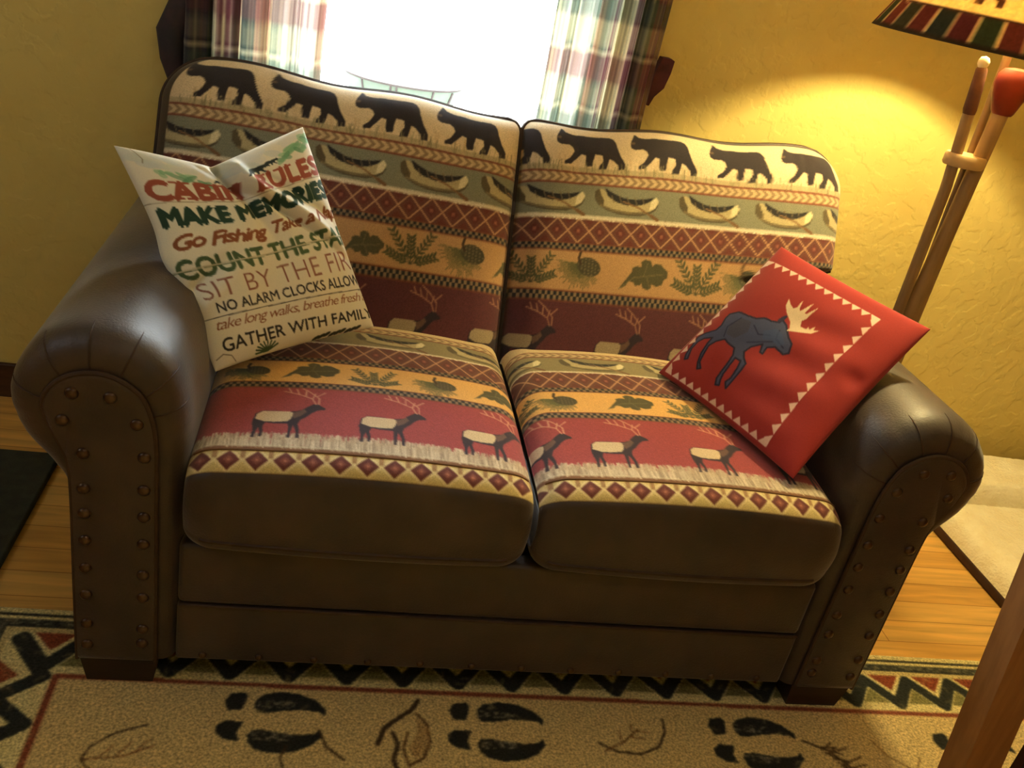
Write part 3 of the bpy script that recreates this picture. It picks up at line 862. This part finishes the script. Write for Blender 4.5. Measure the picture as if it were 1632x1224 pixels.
MOOSE = [(0.114, 0.544), (0.116, 0.51), (0.158, 0.475), (0.213, 0.472), (0.277, 0.461), (0.317, 0.433), (0.361, 0.429), (0.403, 0.412), (0.408, 0.391), (0.446, 0.405), (0.48, 0.434), (0.51, 0.457), (0.552, 0.479), (0.575, 0.528), (0.554, 0.549), (0.52, 0.544), (0.489, 0.54), (0.454, 0.565), (0.461, 0.608), (0.443, 0.607), (0.421, 0.562), (0.38, 0.609), (0.369, 0.652), (0.392, 0.679), (0.43, 0.703), (0.436, 0.768), (0.436, 0.83), (0.433, 0.872), (0.406, 0.843), (0.417, 0.809), (0.407, 0.746), (0.393, 0.704), (0.354, 0.707), (0.359, 0.757), (0.363, 0.815), (0.374, 0.85), (0.389, 0.878), (0.368, 0.887), (0.348, 0.853), (0.344, 0.803), (0.339, 0.745), (0.33, 0.699), (0.306, 0.664), (0.252, 0.659), (0.218, 0.649), (0.183, 0.684), (0.164, 0.727), (0.179, 0.788), (0.193, 0.831), (0.227, 0.859), (0.21, 0.872), (0.184, 0.839), (0.159, 0.785), (0.144, 0.714), (0.144, 0.678), (0.1, 0.703), (0.081, 0.736), (0.081, 0.792), (0.111, 0.851), (0.096, 0.863), (0.077, 0.833), (0.067, 0.785), (0.052, 0.713), (0.076, 0.675), (0.125, 0.629), (0.129, 0.588)]
ANT = [(0.47, 0.432), (0.474, 0.412), (0.448, 0.378), (0.387, 0.341), (0.354, 0.31), (0.338, 0.268), (0.37, 0.291), (0.402, 0.304), (0.413, 0.288), (0.408, 0.234), (0.43, 0.286), (0.444, 0.297), (0.468, 0.217), (0.472, 0.292), (0.482, 0.294), (0.508, 0.226), (0.502, 0.316), (0.492, 0.34), (0.511, 0.37), (0.546, 0.364), (0.546, 0.347), (0.56, 0.358), (0.572, 0.326), (0.581, 0.349), (0.606, 0.333), (0.585, 0.372), (0.52, 0.407)]
RP = Canvas(-.25, -.02, 1.05, 1.02, .0016, (154, 44, 40))
c = RP
c.poly(MOOSE, (70, 76, 106))
c.stroke(MOOSE + MOOSE[:1], .010, (38, 34, 58))
c.poly([(.2, .50), (.27, .49), (.30, .55), (.26, .62), (.2, .62), (.17, .56)], (68, 66, 84), .8)
for pts in ([(.3, .50), (.36, .53), (.42, .50)], [(.34, .6), (.40, .56), (.46, .52)], [(.44, .45), (.46, .5), (.53, .52)], [(.2, .5), (.17, .58), (.2, .64)]): c.stroke(pts, .007, (40, 44, 74))
c.poly([(.42, .45), (.47, .46), (.52, .5), (.5, .53), (.45, .52), (.4, .54), (.37, .5)], (66, 82, 120), .7)
c.poly(ANT, (226, 200, 160)); c.ell((.40, .385), .012, .03, .3, (50, 44, 70))
CR = [(.012, .115), (.795, .100), (.808, .978), (.036, .978)]
for e in range(4):
    p, q = np.array(CR[e]), np.array(CR[(e + 1) % 4]); d = (q - p); ncount = 13
    nn = np.array([-d[1], d[0]]) / np.linalg.norm(d)
    for k in range(ncount):
        a, b = p + d * (k + .02) / ncount, p + d * (k + .98) / ncount
        c.poly([a, b, (a + b) / 2 + nn * .036], (226, 192, 172))


def foldR(u, v, q):
    f = .004 * np.sin(6 * u + 3 * v) * q - .006 * np.exp(-((v - .45) / .05) ** 2) * np.exp(-((u - .93) / .07) ** 2) + .003 * np.sin(26 * v + 4 * u) * np.exp(-((u - .7) / .25) ** 2) * q
    return f * np.clip(q * 5, 0, 1)


pillow('throw_pillow', (.592, .530, .915), (.829, .230, .869), (.530, .050, .577), (.367, .49, .575), .052, RP, M_redcloth,
       'red square pillow with a blue moose and white zigzag border', pinch=.03, front_extra=foldR, n=241, backf=.7)

# ------------------------------------------------------------------ rug
RUG = Canvas(-1.075, -.95, 1.55, .21, .0025, (198, 174, 120))
c = RUG
x0b, y0b = -.875, .012                    # corner of the thin red frame line
# lateral (s) and outward (t) coordinates for the two visible borders are painted directly
c.band(y0b, 1, (208, 194, 138)); c.put(c.X < x0b, (208, 194, 138))
def border_back(t0, t1, col): c.put((c.Y >= t0) & (c.Y < t1) & (c.X > x0b - (t0 - y0b)), col)
def border_left(t0, t1, col): c.put((c.X <= x0b - (t0 - y0b)) & (c.X > x0b - (t1 - y0b)) & (c.Y < t1), col)
for t0, t1, col in ((.128, .150, (190, 172, 118)), (.143, .167, (40, 42, 38)), (.176, .184, (36, 36, 32))):
    border_back(t0, t1, col); border_left(t0, t1, col)
for k in range(1500):
    x = random.uniform(-1.07, 1.55); c.ell((x, random.uniform(.150, .162)), .006, .002, 0, random.choice([(120, 116, 92), (84, 84, 70), (34, 36, 32)]), .7)
    y = random.uniform(-.95, .15); c.ell((x0b - random.uniform(.138, .150), y), .002, .006, 0, random.choice([(120, 116, 92), (84, 84, 70)]), .7)
# zigzag and rust triangles
per = .119
xs = [-.905 + k * per for k in range(22)]
zz = []
for x in xs: zz += [(x - .0, .030), (x + per * .5, .108)]
zz = [(-.905 - per * .5, .108)] + zz
c.stroke([(x, y + .006) for x, y in zz], .030, (34, 38, 36))
for x in xs: c.poly([(x - per * .34, .128), (x + per * .34, .128), (x, .080)], (128, 60, 36))
ys = [-.02 - k * per for k in range(9)]
zl = [(x0b - .096, y0b + .096)]
for y in ys: zl += [(x0b - .024, y + .03), (x0b - .096, y - per * .5 + .03)]
c.stroke(zl, .030, (34, 38, 36))
for y in ys: c.poly([(x0b - .118, y + .03 - per * .34), (x0b - .118, y + .03 + per * .34), (x0b - .068, y + .03)], (128, 60, 36))
# green hills of the border under the sofa edge
for x in xs: c.poly([(x + per * .22, .040), (x + per * .5, .085), (x + per * .78, .040)], (122, 116, 72))
c.stroke([(x0b, -.95), (x0b, y0b), (1.55, y0b - .006)], .012, (126, 64, 42))
TOE = [(0, .32), (.02, .62), (.12, .86), (.35, 1.0), (.62, .92), (.85, .68), (1.0, .30), (.98, .02), (.9, .20), (.7, .26), (.45, .22), (.2, .10), (.06, .12)]


def track(x, y, w):
    blk = (30, 32, 30)
    c.poly(xf(TOE, x, y - .045, w, .062), blk); c.poly([(px, 2 * (y - .066) - py) for px, py in xf(TOE, x - .006, y - .056, w, .062)], blk)
    for dy, fl in ((.0, 1), (-.079, -1)):
        for k in range(26):
            c.ell((x + random.uniform(.02, .55) * w, y - .018 + dy + random.uniform(-.010, .010)), .005, .0018, random.uniform(-.5, .5), (128, 120, 100), .8)
    c.poly([(x - .058, y - .012), (x - .048, y + .008), (x - .02, y + .012), (x - .014, y + .002), (x - .018, y - .016), (x - .024, y - .034), (x - .05, y - .036)], blk)
    c.poly([(x - .066, y - .075), (x - .05, y - .062), (x - .016, y - .064), (x - .026, y - .09), (x - .020, y - .112), (x - .05, y - .106), (x - .066, y - .092)], blk)


for x, y in ((-.490, -.022), (-.038, -.026), (.535, -.040), (1.08, -.06)): track(x, y, .142)
DK = (64, 48, 30)


def leaf_line(x, y, s, fl=1):
    c.stroke([(x, y), (x + fl * .05 * s, y - .055 * s), (x + fl * .105 * s, y - .07 * s), (x + fl * .15 * s, y - .045 * s)], .0045, DK)
    c.stroke([(x, y), (x + fl * .01 * s, y + .03 * s), (x + fl * .045 * s, y + .062 * s), (x + fl * .1 * s, y + .085 * s)], .004, DK)
    c.stroke([(x, y), (x + fl * .07 * s, y + .01 * s), (x + fl * .12 * s, y + .035 * s)], .003, (118, 78, 44))
    for k in range(3): c.stroke([(x + fl * (.03 + .03 * k) * s, y + .007 * (k + 1) * s), (x + fl * (.05 + .03 * k) * s, y + (.035 + .008 * k) * s)], .0028, (118, 78, 44))


leaf_line(-.780, -.185, 1.0)
c.stroke([(-.16, -.014), (-.175, -.04), (-.205, -.065), (-.232, -.09), (-.245, -.13)], .010, DK)
c.stroke([(-.215, -.10), (-.205, -.13), (-.215, -.165), (-.205, -.2)], .009, DK); c.stroke([(-.185, -.10), (-.195, -.14), (-.185, -.18), (-.155, -.16), (-.14, -.12), (-.145, -.075), (-.165, -.05)], .006, (96, 70, 40))
c.poly([(-.165, -.06), (-.14, -.085), (-.14, -.13), (-.17, -.165), (-.185, -.14), (-.165, -.1)], (150, 116, 70), .6)
c.stroke([(.375, -.04), (.37, -.075), (.345, -.115), (.30, -.135), (.25, -.130), (.215, -.11)], .0055, DK); c.stroke([(.225, -.128), (.27, -.105), (.31, -.07)], .004, (104, 74, 42))
for a in ((.265, -.107, .268, -.075), (.285, -.09, .32, -.095), (.295, -.08, .297, -.055), (.305, -.074, .335, -.078)): c.stroke([a[:2], a[2:]], .0032, (118, 84, 48))
c.stroke([(.69, -.085), (.74, -.11), (.78, -.16), (.80, -.22)], .006, DK)
for k in range(26): 
    a_ = random.uniform(0, 1); bx, by = .72 + .07 * a_, -.10 - .1 * a_; c.stroke([(bx, by), (bx + random.uniform(.02, .06), by + random.uniform(-.03, .03))], .0045, random.choice([DK, (90, 70, 44)]))
c.stroke([(.86, -.075), (.88, -.12), (.93, -.16), (.99, -.18)], .004, (128, 100, 60)); c.stroke([(.93, -.16), (.96, -.12)], .0035, (128, 100, 60))
c.stroke([(-.36, -.10), (-.345, -.14), (-.31, -.17)], .005, DK); c.stroke([(-.42, -.14), (-.43, -.17), (-.42, -.2)], .004, DK)
for k in range(900): c.ell((random.uniform(-1.06, 1.5), random.uniform(-.6, .2)), .012, .004, random.uniform(0, 3), random.choice([(176, 150, 100), (206, 186, 130), (168, 142, 98)]), .25)
c.speckle(.16)
ny = np.r_[np.linspace(.205, -.30, 190), np.linspace(-.305, -.95, 70)]; nx = np.linspace(-1.07, 1.50, 700)
GX, GY = np.meshgrid(nx, ny)
ed = np.minimum(np.minimum(GX + 1.07, 1.50 - GX), np.minimum(.205 - GY, GY + .95))
GZ = -.0105 + .0105 * np.sqrt(np.clip(1 - (1 - np.clip(ed / .012, 0, 1)) ** 2, 0, 1)) - .0012 * rng.random(GX.shape) * (ed > .004)
skew = -.022 * (GX + 1.07) / 2.5
rug = mesh_np('area_rug', np.stack([GX, GY + skew, GZ], -1).reshape(-1, 3), grid_faces(len(ny), len(nx), flip=True), M_rug, c.sample(GX.ravel(), GY.ravel()))
tag(rug, 'beige lodge rug with black hoof tracks and zigzag border under the sofa', 'rug')

# ------------------------------------------------------------------ dark mat at the left
M_mat = noise_mat('dark_green_mat_cloth', (48, 52, 44), (60, 64, 54), rough=.95, scale=30, bump=.4, bscale=200)
mt = MB().box(-2.1, .235, FZ, -1.078, .785, .010, .006).build('floor_mat', M_mat)
tag(mt, 'dark green mat on the wood floor beside the left end of the sofa', 'mat')

# ------------------------------------------------------------------ dog bed at the right
M_fleece = noise_mat('cream_fleece', (236, 222, 184), (246, 236, 204), rough=.95, scale=18, bump=.9, bscale=120, sheen=.4, bdist=.006)
M_bedbase = noise_mat('brown_bed_base', (58, 38, 28), (72, 48, 34), rough=.8, scale=30)
bed = empty('pet_bed', (1.95, .70, FZ), 'cream fleece pet bed with brown base on the floor beyond the right arm', 'pet bed')
MB().box(1.545, .36, FZ, 2.42, 1.04, .025, .01).build('base', M_bedbase, bed)


def puff(x0, y0, z0, x1, y1, z1, name, amp, seed):
    n = 70; u, v = np.meshgrid(np.linspace(0, 1, n), np.linspace(0, 1, n))
    g_ = lambda a, w: np.sqrt(np.clip(1 - (1 - np.clip(np.minimum(a, 1 - a) / w, 0, 1)) ** 2, 0, 1))
    r2 = np.random.default_rng(seed); X = x0 + u * (x1 - x0); Y = y0 + v * (y1 - y0)
    Z = z0 + (z1 - z0) * g_(u, .10) * g_(v, .14)
    for k in range(14): Z = Z + amp * r2.uniform(-1, 1) * np.exp(-(((X - r2.uniform(x0, x1)) / .09) ** 2 + ((Y - r2.uniform(y0, y1)) / .06) ** 2)) * g_(u, .1) * g_(v, .1)
    Z = Z + .003 * r2.random(Z.shape) * g_(u, .05)
    V = np.concatenate([np.stack([X, Y, Z], -1).reshape(-1, 3), np.stack([X, Y, 0 * Z + z0 - .004], -1).reshape(-1, 3)])
    return mesh_np(name, V, np.concatenate([grid_faces(n, n), grid_faces(n, n, off=n * n, flip=True)]), M_fleece, None, bed)


puff(1.548, .37, .022, 2.41, 1.02, .085, 'mattress', .008, 5)
puff(1.60, .80, .06, 2.41, 1.04, .15, 'bolster', .008, 6)

# ------------------------------------------------------------------ floor lamp
LX, LY = 1.005, .60
lamp = empty('floor_lamp', (LX, LY, FZ), 'rustic floor lamp of wooden poles with banded parchment shade behind the right arm', 'lamp')
M_lwood = wood_mat('lamp_pale_wood', (140, 112, 76), (164, 134, 92), 'Z', rough=.5)
M_lwood2 = wood_mat('lamp_dark_wood', (112, 84, 54), (132, 102, 66), 'Z', rough=.5)
M_redp = noise_mat('red_paint', (104, 34, 26), (118, 40, 32), rough=.35, scale=20)
M_grip = noise_mat('dark_leather_grip', (74, 42, 28), (92, 54, 36), rough=.6, scale=40)
M_white = noise_mat('ivory_knob', (236, 226, 200), (244, 234, 210), rough=.4)
M_iron = noise_mat('black_iron', (28, 26, 24), (36, 34, 32), rough=.5, metal=.6)
MB().lathe([(.001, 0), (.135, 0), (.14, .008), (.135, .02), (.06, .028), (.02, .04), (.001, .04)], (LX + .01, LY, FZ), 40).build('base', M_iron, lamp)
MB().tube([(LX + .030, LY, .02), (LX + .026, LY, .8), (LX + .004, LY, 1.58)], .0095, 12).build('pole', M_lwood2, lamp)
# paddle: flat blade below, round shaft, red grip on top
pd = MB()
rings = []
for z, w, d in ((.02, .010, .008), (.05, .028, .010), (.25, .034, .011), (.55, .032, .012), (.78, .0275, .013), (.98, .021, .015), (1.12, .019, .017), (1.295, .019, .018)):
    xc = .998 + .026 * (z / 1.3) ** 2; yc = .558
    rings.append([(xc + w * math.cos(a), yc + d * math.sin(a), z) for a in np.linspace(0, 2 * math.pi, 16, endpoint=False)])
pad = pd.loft(rings).build('paddle', M_lwood, lamp)
rings = []
for z, w, d in ((1.286, .022, .020), (1.292, .027, .022), (1.325, .040, .026), (1.352, .046, .028), (1.372, .044, .027), (1.384, .034, .021), (1.388, .012, .010)):
    rings.append([(1.026 + w * math.cos(a), .558 + d * math.sin(a), z) for a in np.linspace(0, 2 * math.pi, 20, endpoint=False)])
tag(MB().loft(rings).build('grip', M_redp, pad), 'red painted paddle grip')
sp = MB().tube([(.966, .556, .02), (.967, .556, .78), (.962, .556, 1.1), (.942, .556, 1.30)], .0135, 12).build('stick', M_lwood, lamp)
tag(MB().tube([(.945, .556, 1.275), (.9435, .556, 1.285), (.939, .556, 1.33), (.934, .556, 1.372), (.933, .556, 1.378)], [.0137, .0155, .0145, .013, .009], 12).build('grip', M_grip, sp), 'dark brown grip')
tag(MB().lathe([(.001, -.013), (.008, -.012), (.0125, -.004), (.0125, .004), (.009, .011), (.001, .014)], (.932, .556, 1.386), 16).build('knob', M_white, sp), 'ivory ball tip')
br = MB()
oval = lambda rx, ry, z: [(.985 + rx * math.cos(a), .562 + ry * math.sin(a), z) for a in np.linspace(0, 2 * math.pi, 28, endpoint=False)]
M_brk = wood_mat('lamp_bracket_wood', (196, 164, 112), (214, 182, 128), 'X', rough=.5)
br.loft([oval(.048, .034, 1.158), oval(.051, .037, 1.163), oval(.051, .037, 1.182), oval(.048, .034, 1.187)]).build('bracket', M_brk, lamp)
# shade
RB, RT, ZB, ZT = .300, .145, 1.415, 1.70
ns, nt_ = 360, 70
th = np.linspace(0, 2 * math.pi, ns, endpoint=False); sv = np.linspace(0, 1, nt_)
SH = Canvas(0, 0, 6.2832, 1, .004, (244, 216, 150))
c = SH; nb = 36
cols_ = [(70, 64, 44), (104, 48, 40), (54, 54, 44), (96, 44, 44), (66, 70, 44), (112, 56, 44)]
for k in range(nb):
    a0 = 2 * math.pi * k / nb; m_ = (c.X >= a0 + .018) & (c.X < a0 + 2 * math.pi / nb) & (c.Y < .205)
    c.put(m_, cols_[k % 6])
c.band(0, .03, (60, 46, 34)); c.band(.205, .225, (90, 62, 40))
for k in range(6): c.poly([(px, py) for px, py in xf(BEAR, .2 + k * 1.0472, .27, .62, .6)], (92, 62, 40))
for k in range(500): c.ell((random.uniform(0, 6.28), random.uniform(.2, 1)), .05, .012, random.uniform(0, 3), random.choice([(232, 196, 124), (246, 222, 160)]), .4)
c.speckle(.15)
TH, SV = np.meshgrid(th, sv)
rad = RB + (RT - RB) * SV; Zs = ZB + (ZT - ZB) * SV
outer = np.stack([LX + rad * np.cos(TH), LY + rad * np.sin(TH), Zs], -1); inner = np.stack([LX + (rad - .003) * np.cos(TH), LY + (rad - .003) * np.sin(TH), Zs], -1)
cc = SH.sample(TH.ravel(), SV.ravel())
nvo = ns * nt_
rimq = []
for e in (0, (nt_ - 1) * ns):
    for j in range(ns): rimq.append((e + j, e + (j + 1) % ns, nvo + e + (j + 1) % ns, nvo + e + j))
shade = mesh_np('lamp_shade', np.concatenate([outer.reshape(-1, 3), inner.reshape(-1, 3)]), np.concatenate([grid_faces(nt_, ns, wrap_m=True), grid_faces(nt_, ns, wrap_m=True, off=nvo, flip=True), np.array(rimq)]), M_shade, np.concatenate([cc, cc]), lamp)
spd = MB()
for a in (0, 2.094, 4.189): spd.tube([(LX, LY, ZT - .02), (LX + (RT - .002) * math.cos(a), LY + (RT - .002) * math.sin(a), ZT - .02)], .003, 6)
spd.build('shade_spider', M_iron, lamp)
MB().tube([(LX, LY, 1.57), (LX, LY, 1.60)], .018, 12).build('socket', M_iron, lamp)
bm_, bnt, bb = new_mat('lit_bulb'); bb.inputs['Base Color'].default_value = (1, .9, .7, 1); bb.inputs['Emission Color'].default_value = (1, .76, .42, 1); bb.inputs['Emission Strength'].default_value = 30
MB().lathe([(.001, -.045), (.014, -.043), (.025, -.03), (.03, -.01), (.028, .01), (.016, .035), (.014, .045), (.001, .045)], (LX, LY, 1.645), 20).build('bulb', bm_, lamp)
ld = bpy.data.lights.new('bulb_light', 'POINT'); ld.energy = 145; ld.color = (1, .80, .36); ld.shadow_soft_size = .045
lo_ = bpy.data.objects.new('bulb_light', ld); COL.objects.link(lo_); parent_to(lo_, lamp); lo_.location = (LX, LY, 1.655)

# ------------------------------------------------------------------ curtains
def plaid(stripes, x1=1.0):
    """plaid cloth: warp stripes and painted backlight given as (end, colour), crossed by a softer weft repeat"""
    c = Canvas(-.05, .2, 1.05, 2.2, .003, (200, 190, 160)); a = -1.0
    for e, col in stripes:
        c.put((c.X >= a) & (c.X < e), col); a = e
    for k in range(90):                                     # fine pin stripes
        x = rng.random(); c.put(np.abs(c.X - x) < .004, random.choice([(214, 204, 166), (92, 70, 66), (70, 80, 72)]), .35)
    p = .30; t = (c.Y + .06) % p
    for y0, y1, col, al in ((0, .07, (112, 62, 66), .42), (.07, .076, (226, 214, 176), .6), (.09, .15, (206, 196, 156), .38), (.15, .156, (60, 70, 64), .5), (.16, .215, (76, 92, 82), .45), (.222, .228, (226, 214, 176), .6), (.24, .29, (196, 182, 146), .25)):
        c.put((t >= y0) & (t < y1), col, al)
    return c


WHT, CRM, MAR, DGR, GRN_, TAN_, NVY, PNK = (232, 228, 214), (214, 202, 160), (96, 54, 62), (56, 68, 64), (120, 128, 112), (150, 116, 92), (58, 54, 68), (206, 160, 138)
PL_L = plaid([(.20, NVY), (.265, DGR), (.30, CRM), (.325, MAR), (.335, CRM), (.42, MAR), (.45, CRM), (.53, DGR), (.62, TAN_), (.655, CRM), (.72, GRN_), (.80, (196, 200, 184)), (.94, WHT), (.955, TAN_), (.985, PNK), (2, WHT)])
PL_R = plaid([(.06, CRM), (.10, WHT), (.20, GRN_), (.215, CRM), (.34, WHT), (.38, GRN_), (.44, TAN_), (.50, GRN_), (.54, MAR), (.555, CRM), (.66, (255, 244, 196)), (.68, CRM), (.74, MAR), (.77, TAN_), (.86, DGR), (.93, MAR), (2, TAN_)])  # wide white and pale yellow stripes paint in daylight coming through thin cloth


def curtain(x0, x1, label, ph, amp, PL):
    n, m = 150, 220
    t = np.linspace(0, 1, m)[None, :]; z = np.linspace(.50, 2.06, n)[:, None]
    W = x1 - x0; nf = 5.2
    gather = .10 * np.exp(-((z - 1.10) / .25) ** 2)                     # slight pull-in at the tie
    tt = t + (.018 * np.sin(2 * math.pi * nf * t + ph + 1.1))
    X = x0 + W * tt; X = (x0 + x1) / 2 + (X - (x0 + x1) / 2) * (1 - .10 * gather * 4)
    Y = 1.025 + amp * np.sin(2 * math.pi * nf * t + ph + .25 * np.sin(z * 3)) + .006 * np.sin(2 * math.pi * 11 * t + 3 * z)
    Zg = np.broadcast_to(z, X.shape); Y = np.broadcast_to(Y, X.shape)
    P = np.stack([X, Y, Zg], -1)
    cols = PL.sample((t + 0 * z).ravel(), (Zg + .0).ravel())
    P2 = P + np.array([0, .0022, 0])
    Q = np.concatenate([grid_faces(n, m), ])
    o = mesh_np('curtain', P.reshape(-1, 3), Q, M_curtain, cols)
    tag(o, label, 'curtain', 'plaid curtains at the window')
    return o, P


cl, _ = curtain(-.865, -.50, 'plaid curtain panel at the left of the bright window, above the cream pillow', .6, .016, PL_L)
cr, _ = curtain(.052, .352, 'plaid curtain panel at the right of the bright window, beside lamplit wall', 2.0, .016, PL_R)
M_tie = noise_mat('burgundy_tie_cloth', (62, 26, 34), (78, 36, 42), rough=.9, scale=40)
M_tied = noise_mat('dark_plaid_tie_cloth', (46, 44, 52), (66, 50, 56), rough=.9, scale=25)
tb = MB()
tb.loft([[(x + sx * .014 * s, 1.055 + sy * .016, z) for sx, sy in ((-1, -1), (1, -1), (1, 1), (-1, 1))] for x, z, s in ((.352, 1.10, .2), (.356, 1.125, .55), (.366, 1.15, 1.3), (.372, 1.19, 1.5), (.378, 1.222, 1.25), (.374, 1.226, .9))])
tb.build('tieback', M_tie, cr)
tb = MB()
tb.tube([(-.80, 1.05, 1.20), (-.845, 1.045, 1.14), (-.868, 1.04, 1.08), (-.862, 1.04, 1.02), (-.845, 1.04, .95)], [.02, .032, .034, .03, .02], 12)
tb.build('tieback', M_tied, cl)
rod = MB().tube([(-1.0, 1.03, 2.08), (.5, 1.03, 2.08)], .012, 12).tube([(-.97, 1.03, 2.08), (-.97, 1.10, 2.08)], .008, 8).tube([(.47, 1.03, 2.08), (.47, 1.10, 2.08)], .008, 8).build('curtain_rod', M_iron)
tag(rod, 'black rod carrying both plaid curtains above the window', 'curtain rod')

# ------------------------------------------------------------------ side table at the lower right edge
M_honey = wood_mat('honey_pine', (150, 104, 62), (170, 122, 76), 'Z', rough=.45)
M_maho = noise_mat('dark_red_panel', (48, 22, 20), (62, 30, 26), rough=.4, scale=4, stretch=(6, 1, 1))
tbl = empty('side_table', (1.2, -.55, 0), 'honey pine side table with dark red panel, its slanted leg at lower right', 'table')


def leg(xb, xt, y):
    w, d = .040, .03
    MB().loft([[(x + sx * w, y + sy * d, z) for sx, sy in ((-1, -1), (1, -1), (1, 1), (-1, 1))] for x, z in ((xb, 0), (xt, .74))]).build('leg', M_honey, tbl, False)


for y in (-.32, -.78): leg(.906, .816, y); leg(1.53, 1.62, y)
MB().box(.95, -.36, .10, 1.52, -.34, .60).build('back_panel', M_maho, tbl, False)
MB().box(.93, -.76, .08, 1.54, -.36, .10).build('shelf', M_maho, tbl, False)
MB().box(.77, -.84, .74, 1.68, -.30, .775, .006).build('table_top', M_honey, tbl, False)
